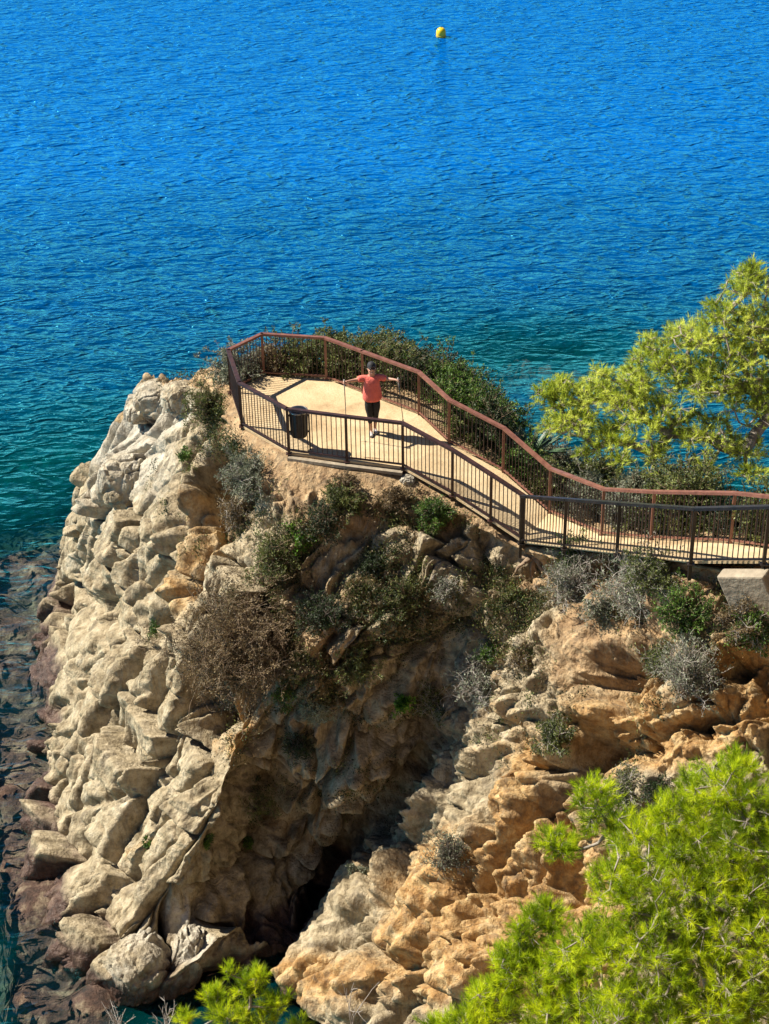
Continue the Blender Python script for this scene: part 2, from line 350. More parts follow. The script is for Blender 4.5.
def joints(q, ns, sp, seed, off, tilt, crk, cw, rnd):
    """rock split by three families of joints into stepped, tilted, round-edged slabs"""
    n_ = [np.array(v, float) / np.linalg.norm(v) for v in ns]; z0 = np.zeros(len(q), int)
    ia, da, ra = layer(q @ n_[0] / sp[0] + seed, z0 + seed)
    h1 = _jit[hsh(ia, z0 + seed, z0), 1]; ib, db, rb = layer(q @ n_[1] / sp[1] * (.75 + .5 * h1) + h1 * 7 + seed, ia)
    h2 = _jit[hsh(ia, ib, z0 + seed), 2]; ic, dc, rc = layer(q @ n_[2] / sp[2] * (.7 + .6 * h2) + h2 * 9, ia * 3 + ib)
    H = hsh(ia, ib, ic + seed); d = np.minimum(np.minimum(da * sp[0], db * sp[1]), dc * sp[2]); rv = _rv[H]
    o = np.clip(rv[:, 3], -1.7, 1.7) * off + (np.clip(rv[:, 0], -1.5, 1.5) * ra + np.clip(rv[:, 1], -1.5, 1.5) * rb + np.clip(rv[:, 2], -1.5, 1.5) * rc) * tilt
    return o * sstep(0, .05, d) - crk * np.exp(-(d / cw) ** 2) - rnd * np.exp(-d / (rnd * 1.1)), d
NA, NB_, NC_ = (.74, -.42, -.52), (.30, .25, .92), (-.30, .93, -.15)
m2 = sstep(-.25, .35, fbm(p * .45 + 5, 3)); right = sstep(380, 470, qx - (qy - 700) * -.35)
jw = p + warp * .14 + .03 * np.stack([perlin(p * 4 + 9 * k) for k in range(3)], 1)
jr = p + warp * .30 + .05 * np.stack([perlin(p * 3 + 9 * k) for k in range(3)], 1)
J1, D1 = joints(jw, (NA, NB_, NC_), (1.2, 2.3, 2.0), 3, .17, .40, .50, .05, .035)
J2, D2 = joints(jw + .05 * warp, (NA, (.1, -.1, 1), NC_), (.46, 1.15, .95), 8, .055, .15, .22, .030, .010)
K1, _ = joints(jr, ((.35, .85, -.35), (-.3, .3, .9), (.9, -.1, .3)), (1.5, 1.9, 1.7), 5, .16, .42, .36, .050, .03)
K2_, _ = joints(jr + .1 * warp, ((.2, .9, -.2), (-.5, .1, .85), (.85, -.3, .4)), (.55, .8, .7), 9, .05, .15, .17, .030, .010)
rid = (1 - np.abs(fbm(pw * .8 + 40, 5, .55)) * 1.6)
A_ = J1 + J2 * (.20 + 1.1 * m2); m3 = sstep(-.3, .4, fbm(p * .6 + 88, 3)); B_ = K1 * (.35 + .5 * m3) + K2_ * (.15 + 1.1 * m3) + d2 * (.2 + .4 * m3)
flank = blob(310, 760, 80, 170, 1.0, 8) * (1 - right)
disp = A_ * (1 - right) + B_ * right + K1 * .8 * flank + rid * .18 * flank + d1 * .5 * flank + d1 * (.18 + .42 * right) + d3 * (.12 + .45 * right * (1 - m3) ) + right * (.10 * fbm(p * 1.3 + 8, 6, .62)) + rid * (.03 + .08 * right) + fbm(p * 2.4, 6, .6) * (.03 + .06 * right)
F1s, F2s, os_, Ds, Ts = voro(pw * (3.2, 3.2, 3.2)); stones = np.clip(.55 - F1s, 0, 1) * (os_ > -.2)
F1t, F2t, ot_, _, _ = voro(pw * 6.5 + 9); stones2 = np.clip(.5 - F1t, 0, 1)
disp = disp * amp + scr * (stones * .42 + stones2 * .16 + fbm(p * 1.1, 4) * .16)
disp += sstep(1.05, 1.5, VV) * soilw * fbm(p * 2.5 + 3, 5, .6) * .10
# big hollows and gullies (metres into the face)
carve = (line([(213, 455), (205, 500), (203, 545), (190, 585)], 9) * .9 + line([(188, 440), (182, 500), (176, 560), (168, 620)], 3.5) * .45
  + blob(204, 705, 22, 42, 1.5, -8) + blob(204, 735, 16, 20, .5)
  + line([(436, 650), (432, 700), (420, 752), (378, 810), (330, 870), (290, 925), (262, 985), (250, 1020)], 12) * .55
  + line([(285, 735), (282, 800), (262, 870), (252, 940)], 5) * .6
  + blob(265, 965, 34, 32, .5) + blob(300, 900, 40, 26, .4, -50)
  + blob(618, 672, 32, 20, 1.3) + blob(655, 645, 20, 32, .7, 20) + blob(588, 740, 20, 16, .6) + blob(655, 748, 22, 12, .5)
  + blob(505, 730, 9, 20, .35) + blob(536, 755, 26, 14, .45, 30) + blob(556, 800, 14, 34, .5, 5)
  + line([(480, 560), (478, 600), (470, 650), (480, 700)], 6) * .35 + line([(570, 700), (566, 770), (552, 830)], 6) * .4
  + blob(515, 895, 30, 45, .8, 20) + blob(560, 900, 25, 70, .8) + blob(735, 668, 26, 12, .7) + blob(705, 660, 12, 30, .5)
  + line([(120, 640), (110, 680), (96, 730)], 3.5) * .35 + line([(75, 560), (78, 640), (60, 720)], 4) * .4 + blob(90, 600, 14, 18, .5)
  + line([(70, 812), (100, 800), (135, 790), (165, 770)], 3.5) * .3 + blob(150, 690, 12, 14, .45) + blob(250, 640, 30, 20, .4)
  + line([(168, 905), (163, 950), (150, 1000)], 4) * .6 + blob(116, 870, 10, 14, .35))
def undercut(x, y, rx, ry, a, ang=0):
    """hollow with a hard upper left lip, fading out to the lower right"""
    c_, s_ = math.cos(R(ang)), math.sin(R(ang)); wob = fbm(p * 1.5 + 33, 4) * 7; dx = qx - x + wob; dy = qy - y + wob
    u = (dx * c_ + dy * s_) / rx; v = (-dx * s_ + dy * c_) / ry
    return a * np.exp(-np.maximum(u, 0) ** 2) * sstep(-.16, .10, u) * np.exp(-v ** 4) * front
carve = carve + (undercut(592, 668, 50, 26, 1.5, 38) + undercut(190, 700, 32, 46, 1.1, -6) + undercut(203, 505, 20, 44, .9, -6) + undercut(540, 850, 36, 55, 1.0, 15) + undercut(716, 665, 40, 16, .8, 40)
  + undercut(574, 742, 34, 16, .7, 50) + undercut(500, 726, 16, 24, .5, 10) + undercut(250, 660, 50, 30, .5, 25) + undercut(474, 560, 18, 30, .5, 10) + undercut(640, 742, 30, 12, .6, 60) + undercut(465, 905, 26, 30, .6, 20)
  + undercut(238, 770, 46, 40, .35, 20) + undercut(225, 850, 60, 60, .3, 10) + undercut(100, 600, 16, 30, .4) + undercut(140, 640, 14, 24, .35) + undercut(400, 560, 24, 22, .4, 30) + undercut(520, 600, 20, 16, .35, 40) + undercut(440, 640, 22, 26, .4, 10) + undercut(700, 715, 40, 12, .6, 60))
bulge = (line([(196, 470), (192, 520), (182, 570), (174, 630)], 5) * .4 + line([(240, 640), (238, 700), (228, 770)], 7) * .5 + blob(120, 470, 20, 22, .35)
  + blob(350, 700, 60, 34, .4, -25) + blob(450, 800, 24, 60, .3, 10) + blob(330, 985, 36, 34, .9) + blob(430, 545, 12, 40, .35)
  + blob(130, 960, 28, 32, .55, 20) + blob(183, 945, 14, 30, .6, 10) + blob(565, 640, 22, 40, .3, -30) + blob(220, 810, 22, 22, .3) + blob(650, 700, 40, 18, .3) + blob(740, 690, 24, 14, .5))
edge = .75 + .5 * fbm(p * 1.4 + 60, 4)
disp = disp - carve * edge * sstep(1.4, 2, VV) + bulge * edge * sstep(1.3, 2, VV)
disp *= np.where(VV < 1, 0, 1)
dg_ = disp.reshape(nu, nv)
for _ in range(1):
    a_ = np.pad(dg_, 1, mode='edge'); dg_ = .6 * dg_ + .10 * (a_[:-2, 1:-1] + a_[2:, 1:-1] + a_[1:-1, :-2] + a_[1:-1, 2:])
disp = dg_.reshape(-1) + fbm(p * 9, 3, .6) * .018 * amp
low = -.10 * (1 - sstep(.6, .95, VV)) - .09 * (1 - sstep(.2, .85, VV))
pd = p + nm * disp[:, None]; pd[:, 2] += low
# irregular sideways shift so that joints do not stay perpendicular to the skin
tn = np.stack([perlin(pw * 2.2 + 70), perlin(pw * 2.2 + 90), perlin(pw * 2.2 + 110)], 1); pd += tn * (.03 * amp)[:, None]
idx = np.arange(nu * nv).reshape(nu, nv)
fa = np.stack([idx[:-1, :-1], idx[:-1, 1:], idx[1:, 1:], idx[1:, :-1]], -1).reshape(-1, 4)
me = mesh_np('cliff', pd, fa)
if me.polygons[len(me.polygons) // 2].normal.dot(Vector(nm[fa[len(me.polygons) // 2][0]])) < 0: me.flip_normals()
ochre = np.clip(blob(620, 640, 60, 70, 1.0) + blob(560, 900, 80, 130, 1.1) + blob(745, 690, 50, 70, 1.1) + blob(510, 760, 35, 60, .6) + blob(660, 740, 70, 40, .9) + blob(450, 950, 90, 70, .75)
  + blob(330, 985, 45, 35, .8) + blob(205, 520, 26, 80, .6) + blob(240, 740, 20, 40, .8) + blob(210, 700, 30, 40, .5) + blob(110, 850, 50, 8, .5, -20) + blob(350, 560, 90, 90, .45) + blob(440, 900, 40, 60, .6)
  + blob(350, 850, 90, 70, .45) + blob(180, 600, 20, 60, .35), 0, 1)
grey = np.clip(blob(150, 400, 45, 28, 1.2) + blob(130, 470, 45, 45, .75) + blob(100, 550, 50, 50, .45) + blob(190, 935, 20, 40, .6) + blob(110, 780, 60, 80, .35) + blob(470, 700, 22, 60, .5) + blob(360, 780, 60, 60, .3), 0, 1)
ochre = np.where(front, ochre * .85, .4)
zc = np.stack([ochre, soilw, grey, np.ones(len(p))], 1).astype(np.float32)
ca = me.color_attributes.new('zone', 'FLOAT_COLOR', 'POINT'); ca.data.foreach_set('color', zc.ravel())
cliff = tag(link('cliff', me, M['rock']), kind='structure')
BV = BVHTree.FromPolygons([Vector(v) for v in pd.tolist()], fa.tolist())
def hit(px, py):
    """the point of the cliff seen at a place of the photograph"""
    d = ray(px, py).normalized(); r = BV.ray_cast(CAM, d)
    return (r[0], r[1] if r[1].z > -.2 else -r[1]) if r[0] else (P(px, py, 9), Vector((0, 0, 1)))
def drop(x, y, default=0):
    r = BV.ray_cast(Vector((x, y, 40)), Vector((0, 0, -1))); return r[0].z if r[0] else default

# ------------------------------------------------------------------ hillside below the viewpoint (outside the frame except where gaps show it)
gx, gy = np.meshgrid(np.linspace(-40, 60, 150), np.linspace(-30, 22, 90), indexing='ij')
h = 24 - 1.35 * np.clip(gy + .5, 0, 99) + np.clip(gx - 2, 0, 40) * .25 - np.clip(-gx - 1, 0, 99) * 1.0 - np.clip(gy - 12, 0, 99) * .1
q = np.stack([gx, gy, 0 * gx], -1).reshape(-1, 3)
h = h + (fbm(q * .35, 5) * .7).reshape(h.shape); h = np.clip(h, -5, 60); h -= sstep(18, 22, gy) * 2.5
ii = np.arange(150 * 90).reshape(150, 90)
me = mesh_np('hillside', np.stack([gx, gy, h], -1).reshape(-1, 3), np.stack([ii[:-1, :-1], ii[1:, :-1], ii[1:, 1:], ii[:-1, 1:]], -1).reshape(-1, 4))
ca = me.color_attributes.new('zone', 'FLOAT_COLOR', 'POINT'); ca.data.foreach_set('color', np.tile(np.array([.5, .7, .1, 1], np.float32), 150 * 90))
tag(link('hillside', me, M['rock']), kind='structure')

# ------------------------------------------------------------------ seabed
n1_, n2_ = 420, 360
gx, gy = np.meshgrid(np.linspace(-38, 42, n1_), np.linspace(12, 90, n2_), indexing='ij')
shore = C[:, 8:10, :2].mean(1)[:, :]
dist = np.full(gx.shape, 1e9)
for (a, b) in zip(shore[:-1], shore[1:]):
    ab = b - a; t = np.clip(((gx - a[0]) * ab[0] + (gy - a[1]) * ab[1]) / (ab @ ab), 0, 1)
    dist = np.minimum(dist, np.hypot(gx - a[0] - t * ab[0], gy - a[1] - t * ab[1]))
q = np.stack([gx, gy, 0 * gx], -1).reshape(-1, 3)
F1, F2, o, D, T = voro(q * .55 + 4 + .3 * np.stack([fbm(q * .8, 3)] * 3, 1)); 
rk = ((.6 - F1) * 1.3 + fbm(q * .9, 5, .6) * .5).reshape(gx.shape)
reefm = np.exp(-((gx - 5.5) / 5) ** 2 - ((gy - 56) / 5) ** 2) * 1.6 + np.exp(-((gx + 7.0 + .235 * (gy - 26)) / .95) ** 2) * sstep(19, 23, gy) * (1 - sstep(40, 45, gy)) * 1.15 + np.exp(-((gx - 12) / 7) ** 2 - ((gy - 40) / 9) ** 2) * 1.5
z = -.6 - dist * .40 - np.clip(dist - 5, 0, 99) * .45 + rk * .7 + reefm * (2.4 + rk * 1.0)
z = np.maximum(z, -7 + 6.1 * np.exp(-((gx - 5.5) / 5.5) ** 2 - ((gy - 56.5) / 3.6) ** 2) + rk * 1.2)
z = np.minimum(z, -.22 + rk * .42 - .02 * np.exp(-((gx + 7.2) / 1.3) ** 2 - ((gy - 24.6) / 1.6) ** 2)); z = np.maximum(z, -16)
ii = np.arange(n1_ * n2_).reshape(n1_, n2_)
me = mesh_np('seabed', np.stack([gx, gy, z], -1).reshape(-1, 3), np.stack([ii[:-1, :-1], ii[1:, :-1], ii[1:, 1:], ii[:-1, 1:]], -1).reshape(-1, 4))
m, n, b = mat('seabed'); pos = N(n, 'ShaderNodeNewGeometry').outputs['Position']
c = ramp(n, noise(n, pos, .5, 8, .65), [(.38, (.035, .03, .022)), (.5, (.16, .12, .075)), (.6, (.42, .40, .27))])
c = mixc(n, ramp(n, noise(n, pos, .16, 4), [(.46, (0, 0, 0)), (.56, (1, 1, 1))]), c, mixc(n, noise(n, pos, 2, 6), (.02, .02, .012), (.13, .075, .06)))
sxz = N(n, 'ShaderNodeSeparateXYZ'); n.links.new(pos, sxz.inputs[0])
red = ramp(n, noise(n, pos, 2.3, 7, .7), [(.35, (.025, .016, .012)), (.5, (.12, .068, .048)), (.68, (.33, .26, .17))])
c = mixc(n, ramp(n, math_(n, 'ADD', math_(n, 'MULTIPLY', sxz.outputs[2], .25), 1.0, True), [(.45, (0, 0, 0)), (.75, (1, 1, 1))]), c, red)
n.links.new(c, b.inputs['Base Color']); b.inputs['Roughness'].default_value = .9
bump(n, b, noise(n, pos, 3, 8, .7), 1, .3)
tag(link('seabed', me, m), kind='structure')

# ------------------------------------------------------------------ the sea: closed body of clear, absorbing water
m, n, b = mat('sea_water'); n.nodes.remove(b); out = n.nodes['Material Output']
pos = N(n, 'ShaderNodeNewGeometry').outputs['Position']
def mapped(sx_, sy_, rot=0):
    q = N(n, 'ShaderNodeMapping'); q.inputs['Scale'].default_value = (sx_, sy_, 1); q.inputs['Rotation'].default_value = (0, 0, R(rot)); n.links.new(pos, q.inputs[0]); return q.outputs[0]
wA = noise(n, mapped(.5, .9, -8), .42, 2, .5, .4)
wB = noise(n, mapped(.55, 1.1, 12), 1.25, 2, .5, .5)
wC = noise(n, mapped(.6, 1.2, -16), 3.2, 2, .55, .3)
def ridge(w_): return math_(n, 'SUBTRACT', 1, math_(n, 'MULTIPLY', math_(n, 'ABSOLUTE', math_(n, 'SUBTRACT', w_, .5)), 3.0))
hgt = math_(n, 'ADD', math_(n, 'MULTIPLY', wA, 1.05), math_(n, 'ADD', math_(n, 'MULTIPLY', ridge(wB), .46), math_(n, 'MULTIPLY', ridge(wC), .10)))
hgt = math_(n, 'MULTIPLY', hgt, math_(n, 'MINIMUM', 1, math_(n, 'ADD', .22, math_(n, 'MULTIPLY', N(n, 'ShaderNodeAttribute', attribute_name='depth').outputs['Fac'], .16))))
bp = N(n, 'ShaderNodeBump'); bp.inputs['Strength'].default_value = 1; bp.inputs['Distance'].default_value = .66; n.links.new(hgt, bp.inputs['Height'])
gl = N(n, 'ShaderNodeBsdfGlossy'); gl.inputs['Roughness'].default_value = .05; n.links.new(bp.outputs[0], gl.inputs['Normal'])
gl.inputs['Color'].default_value = (.13, .80, 1, 1)
tr = N(n, 'ShaderNodeBsdfTransparent'); df = N(n, 'ShaderNodeBsdfDiffuse'); n.links.new(bp.outputs[0], df.inputs['Normal'])
dep = N(n, 'ShaderNodeAttribute', attribute_name='depth').outputs['Fac']
shf = math_(n, 'ADD', math_(n, 'MULTIPLY', dep, .045), math_(n, 'MULTIPLY', math_(n, 'SUBTRACT', noise(n, mapped(.35, 1), .06, 3), .5), .5))
sea_col = ramp(n, shf, [(.04, (.0, .10, .11)), (.17, (.0, .080, .135)), (.42, (.0, .066, .22)), (.92, (.0, .118, .48))])
n.links.new(sea_col, df.inputs['Color'])
murk = math_(n, 'SUBTRACT', 1, math_(n, 'POWER', 2.718, math_(n, 'MULTIPLY', dep, -.22)))
murk = math_(n, 'MULTIPLY', murk, .85)
m1 = N(n, 'ShaderNodeMixShader'); n.links.new(murk, m1.inputs[0]); n.links.new(tr.outputs[0], m1.inputs[1]); n.links.new(df.outputs[0], m1.inputs[2])
fr = N(n, 'ShaderNodeFresnel'); fr.inputs['IOR'].default_value = 1.33; n.links.new(bp.outputs[0], fr.inputs['Normal'])
m2_ = N(n, 'ShaderNodeMixShader'); n.links.new(fr.outputs[0], m2_.inputs[0]); n.links.new(m1.outputs[0], m2_.inputs[1]); n.links.new(gl.outputs[0], m2_.inputs[2])
n.links.new(m2_.outputs[0], out.inputs['Surface'])
va = N(n, 'ShaderNodeVolumeAbsorption'); va.inputs['Color'].default_value = (.05, .88, .93, 1); va.inputs['Density'].default_value = .26
n.links.new(va.outputs[0], out.inputs['Volume'])
Lx = 6000; step = 2; wx = gx[::step, ::step]; wy = gy[::step, ::step]; wz = z[::step, ::step].copy(); a_, b2_ = wx.shape
for i in range(a_):
    for j in range(b2_):
        if dist[i * step, j * step] < 5:
            zz = drop(wx[i, j], wy[i, j], -99)
            wz[i, j] = max(wz[i, j], zz)
wdep = np.clip(-wz, 0, 16); wdep = wdep + (22 - wdep) * np.maximum(sstep(26, 37, np.abs(wx - 2)), sstep(52, 88, wy))
x0, x1, y0, y1 = wx.min(), wx.max(), wy.min(), wy.max()
V_ = [(x, y, 0) for x, y in zip(wx.ravel(), wy.ravel())]; ii = np.arange(a_ * b2_).reshape(a_, b2_)
Fc = [tuple(q_) for q_ in np.stack([ii[:-1, :-1], ii[1:, :-1], ii[1:, 1:], ii[:-1, 1:]], -1).reshape(-1, 4).tolist()]
k0 = len(V_); V_ += [(-Lx, -60, 0), (Lx, -60, 0), (Lx, 12000, 0), (-Lx, 12000, 0), (-Lx, -60, -30), (Lx, -60, -30), (Lx, 12000, -30), (-Lx, 12000, -30)]
c00, c10, c11, c01 = int(ii[0, 0]), int(ii[-1, 0]), int(ii[-1, -1]), int(ii[0, -1])
Fc += [(k0, k0 + 1) + tuple(ii[::-1, 0].tolist()), (k0 + 1, k0 + 2) + tuple(ii[-1, ::-1].tolist()), (k0 + 2, k0 + 3) + tuple(ii[:, -1].tolist()), (k0 + 3, k0) + tuple(ii[0, :].tolist())]
Fc += [(k0 + 7, k0 + 6, k0 + 5, k0 + 4), (k0, k0 + 4, k0 + 5, k0 + 1), (k0 + 1, k0 + 5, k0 + 6, k0 + 2), (k0 + 2, k0 + 6, k0 + 7, k0 + 3), (k0 + 3, k0 + 7, k0 + 4, k0)]
me = bpy.data.meshes.new('sea'); me.from_pydata(V_, [], Fc); at_ = me.attributes.new('depth', 'FLOAT', 'POINT'); dv_ = np.full(len(V_), 22., np.float32); dv_[:k0] = wdep.ravel(); at_.data.foreach_set('value', dv_)
tag(link('sea', me, m), kind='structure')
# sea floor beyond the mapped part
mb = MB(); mb.add([(-Lx, -50, -17), (Lx, -50, -17), (Lx, 11900, -17), (-Lx, 11900, -17)], [(0, 1, 2, 3)])
tag(mb.build('sea_floor', simple('sea_floor', (.06, .06, .05), (.12, .11, .08), .05)), kind='structure')

# ------------------------------------------------------------------ path and railings
zp = 10.0
FB = {k: P(*v) for k, v in dict(A=(231, 392.7, zp), B=(242, 426.5, zp), C=(289, 453.6, zp), D=(347, 461.5, zp), E=(403, 468.3, 9.98), Fq=(452.3, 495.6, 9.8), G=(490.5, 520.4, 9.6), H=(523, 542, 9.35),
  M=(264, 376, zp), Nn=(326.5, 380, zp), O=(363, 394, zp), Q=(419, 415.5, zp), Rr=(449, 444, 9.92), Ss=(503, 473, 9.72), T=(549, 514, 9.42), Uu=(601.5, 536.4, 9.85), Vv=(651, 541, 10.4), X=(730, 544.5, 11.0), Yy=(790, 553, 11.55), Zz=(900, 570, 12.3), K=(693, 562, 11.45), Lr=(766, 562, 11.95), Lz=(900, 563, 12.9)).items()}
K2 = FB['Lz']
front_l = [FB[k] for k in ('A', 'B', 'C', 'D', 'E', 'Fq', 'G', 'H')] + [FB['K'], FB['Lr'], K2]
back_l = [FB[k] for k in ('A', 'M', 'Nn', 'O', 'Q', 'Rr', 'Ss', 'T', 'Uu', 'Vv', 'X', 'Yy', 'Zz')]
m, n, b = mat('sandy_path'); pos = N(n, 'ShaderNodeNewGeometry').outputs['Position']
c = ramp(n, noise(n, pos, 1.2, 8, .65), [(.3, (.34, .23, .12)), (.48, (.53, .39, .22)), (.7, (.64, .50, .31))])
c = mixc(n, ramp(n, noise(n, pos, 30, 4, .7), [(.25, (.7, .7, .7)), (.45, (0, 0, 0))]), c, (.30, .20, .11))
n.links.new(c, b.inputs['Base Color']); b.inputs['Roughness'].default_value = .95; bump(n, b, noise(n, pos, 18, 8, .7), .7, .03)
def strip(f, b_):
    i = j = 0; tris = []
    while i < len(f) - 1 or j < len(b_) - 1:
        if j == len(b_) - 1 or (i < len(f) - 1 and (f[i + 1] - b_[j]).length < (f[i] - b_[j + 1]).length): tris.append((('f', i), ('f', i + 1), ('b', j))); i += 1
        else: tris.append((('f', i), ('b', j + 1), ('b', j))); j += 1
    return tris
bl = back_l[1:]; tr_ = strip(front_l, bl); nf = len(front_l)
pv = [v + Vector((0, 0, .02)) for v in front_l + bl]
pf = []
for t in tr_:
    ids = [(i if k == 'f' else nf + i) for k, i in t]
    if (pv[ids[1]] - pv[ids[0]]).cross(pv[ids[2]] - pv[ids[0]]).z < 0: ids.reverse()
    pf.append(ids)
bm = bmesh.new(); bv = [bm.verts.new(v) for v in pv]
for f in pf: bm.faces.new([bv[i] for i in f])
r_ = bmesh.ops.extrude_edge_only(bm, edges=[e for e in bm.edges if e.is_boundary])
for v in r_['geom']:
    if isinstance(v, bmesh.types.BMVert): v.co.z -= .05
bmesh.ops.recalc_face_normals(bm, faces=bm.faces)
me = bpy.data.meshes.new('path'); bm.to_mesh(me); bm.free()
path = tag(link('path', me, m), kind='structure')
# ------------------------------------------------------------------ railings
def rust(name, a, b_, rough=.5):
    m, n, b = mat(name); co = N(n, 'ShaderNodeNewGeometry').outputs['Position']
    n.links.new(ramp(n, noise(n, co, 6, 6, .7), [(.35, a), (.62, b_)]), b.inputs['Base Color']); b.inputs['Roughness'].default_value = rough
    bump(n, b, noise(n, co, 60, 4), .3, .004); return m
M['rail'] = rust('brown_rail_paint', (.13, .05, .035), (.23, .10, .072), .42)
M['bars'] = rust('brown_bar_paint', (.022, .012, .010), (.05, .024, .018), .55)
M['shaded_rail'] = rust('brown_rail_paint_shaded', (.025, .013, .011), (.065, .030, .024), .36)  # same brown paint as the sea-side rail, its shade darkened into the colour
M['black_rail'] = rust('black_rail_paint', (.010, .008, .008), (.025, .018, .016), .35)
def railing(name, pts, label, rail, bars, hgt=1.0, posts=None, group=None, first=True, last=True, deep=.12):
    root = empty(name, pts[0]); tag(root, label, 'railing', group); o = Vector(pts[0])
    L = lambda v: Vector(v) - o
    up = Vector((0, 0, 1))
    mb = MB()
    for a, b in zip(pts[:-1], pts[1:]): mb.beam(L(a) + up * hgt, L(b) + up * hgt, .085, .05, ext=.02)
    mb.build('handrail', rail, root)
    pp = posts or pts
    for i, a in enumerate(pp):
        if (i == 0 and not first) or (i == len(pp) - 1 and not last): continue
        q = MB(); q.beam(L(a) - up * deep, L(a) + up * (hgt - .027), .055, .055, up=(0, 1, 0)); q.beam(L(a) + up * .0, L(a) + up * .012, .12, .12, up=(0, 1, 0)); q.build('post', rail, root)
    for a, b in zip(pts[:-1], pts[1:]):
        q = MB(); a = L(a); b = L(b); d = b - a; n_ = max(2, int(d.length / .095))
        q.beam(a + up * .09 + d.normalized() * .03, b + up * .09 - d.normalized() * .03, .035, .03)
        q.build('bottom_rail', rail, root)
        q = MB()
        for k in range(1, n_):
            c = a + d * (k / n_); q.tube([c + up * .10, c + up * (hgt - .026)], .0095, 5, caps=False)
        q.build('baluster_panel', bars, root)
    return root
cliff_pts = [FB[k] for k in ('A', 'B', 'C', 'D', 'E', 'Fq', 'G', 'H')]
railing('metal_railing', cliff_pts, 'brown metal railing on the cliff side of the viewpoint, in front of the woman', M['shaded_rail'], M['bars'])
railing('metal_railing', [FB[k] for k in ('A', 'M', 'Nn', 'O', 'Q', 'Rr', 'Ss', 'T', 'Uu', 'Vv', 'X', 'Yy', 'Zz')], 'long reddish brown railing on the sea side of the path, behind the woman', M['rail'], M['bars'], first=False)
def on_line(px, p0='H', p1='K'):
    lo, hi = -.2, 2.2; a = FB[p0]; d = FB[p1] - a
    for _ in range(50):
        mid = (lo + hi) / 2; x, y = proj(np.array(a + d * mid)[None] + (0, 0, .9)); 
        if x[0] < px: lo = mid
        else: hi = mid
    return a + d * lo
off = Vector((-.05, -.06, 0))
bp_ = [FB['H'] + off] + [on_line(x) + off for x in (568.5, 622)] + [FB['K'] + off, FB['Lr'] + off, K2 + off]
railing('metal_railing', bp_, 'black metal railing along the rising path, at the right side above the bushes', M['black_rail'], M['black_rail'], hgt=1.03, deep=.3)

# concrete edging under the railing and the pale concrete footing at the right
M['concrete'] = simple('concrete', (.36, .30, .22), (.22, .18, .13), 3.5, .9, .8, .03)
mb = MB(); o = FB['C'] 
outn = Vector((-.15, -1, 0)).normalized()
for a, b in (('C', 'D'), ('D', 'E')):
    a = FB[a]; b = FB[b]; mb.beam(a + outn * .10 + Vector((0, 0, -.055)), b + outn * .10 + Vector((0, 0, -.055)), .10, .06)
tag(mb.build('concrete_kerb', M['concrete'], origin=o), 'low grey concrete kerb under the railing in front of the bin', 'kerb')
a = on_line(742, 'K', 'Lr'); b = on_line(790, 'K', 'Lr'); dd = (b - a).normalized(); sn = dd.cross(Vector((0, 0, 1))).normalized()
if sn.y > 0: sn = -sn
mb = MB(); mb.beam(a + sn * .10 + Vector((0, 0, -.62)), b + sn * .10 + Vector((0, 0, -.62)), .24, 1.0, up=sn * .2 + Vector((0, 0, 1)))
o_ = mb.build('concrete_footing', M['concrete'], origin=a); tag(o_, 'pale concrete footing under the black railing at the right edge', 'footing')
bv = o_.modifiers.new('bevel', 'BEVEL'); bv.width = .03; bv.segments = 2

# ------------------------------------------------------------------ litter bin
M['bin'] = simple('black_steel', (.012, .012, .013), (.03, .03, .03), 10, .42)
M['binrim'] = simple('grey_steel', (.20, .20, .20), (.30, .30, .29), 10, .35, metal=.6)
bb = P(300, 450, 10.02); root = empty('litter_bin', bb); tag(root, 'round black litter bin on two legs behind the brown railing', 'bin')
mb = MB(); mb.lathe([(.01, .33), (.155, .33), (.165, .36), (.178, .86), (.178, .885), (.160, .885), (.150, .40), (.01, .40)], n=28)
for k in range(14):
    t = 2 * math.pi * k / 14; x, y = math.cos(t), math.sin(t); mb.beam((x * .168, y * .168, .37), (x * .181, y * .181, .84), .012, .02)
mb.build('bin_body', M['bin'], root)
mb = MB(); mb.lathe([(.178, .865), (.192, .865), (.195, .885), (.192, .905), (.166, .905), (.160, .885)], n=28); mb.build('rim', M['binrim'], root)
for s_ in (-1, 1):
    mb = MB(); mb.tube([(s_ * .205, 0, -.05), (s_ * .205, 0, .80)], .016, 8); mb.beam((s_ * .205, 0, .78), (s_ * .17, 0, .78), .03, .03); mb.beam((s_ * .205, 0, .42), (s_ * .16, 0, .42), .03, .03); mb.build('leg', M['bin'], root)
mb = MB(); mb.lathe([(.02, .78), (.150, .80), (.168, .90), (.160, .91), (.02, .88)], n=20); mb.build('bin_liner', simple('black_liner', (.01, .01, .011), rough=.25), root)

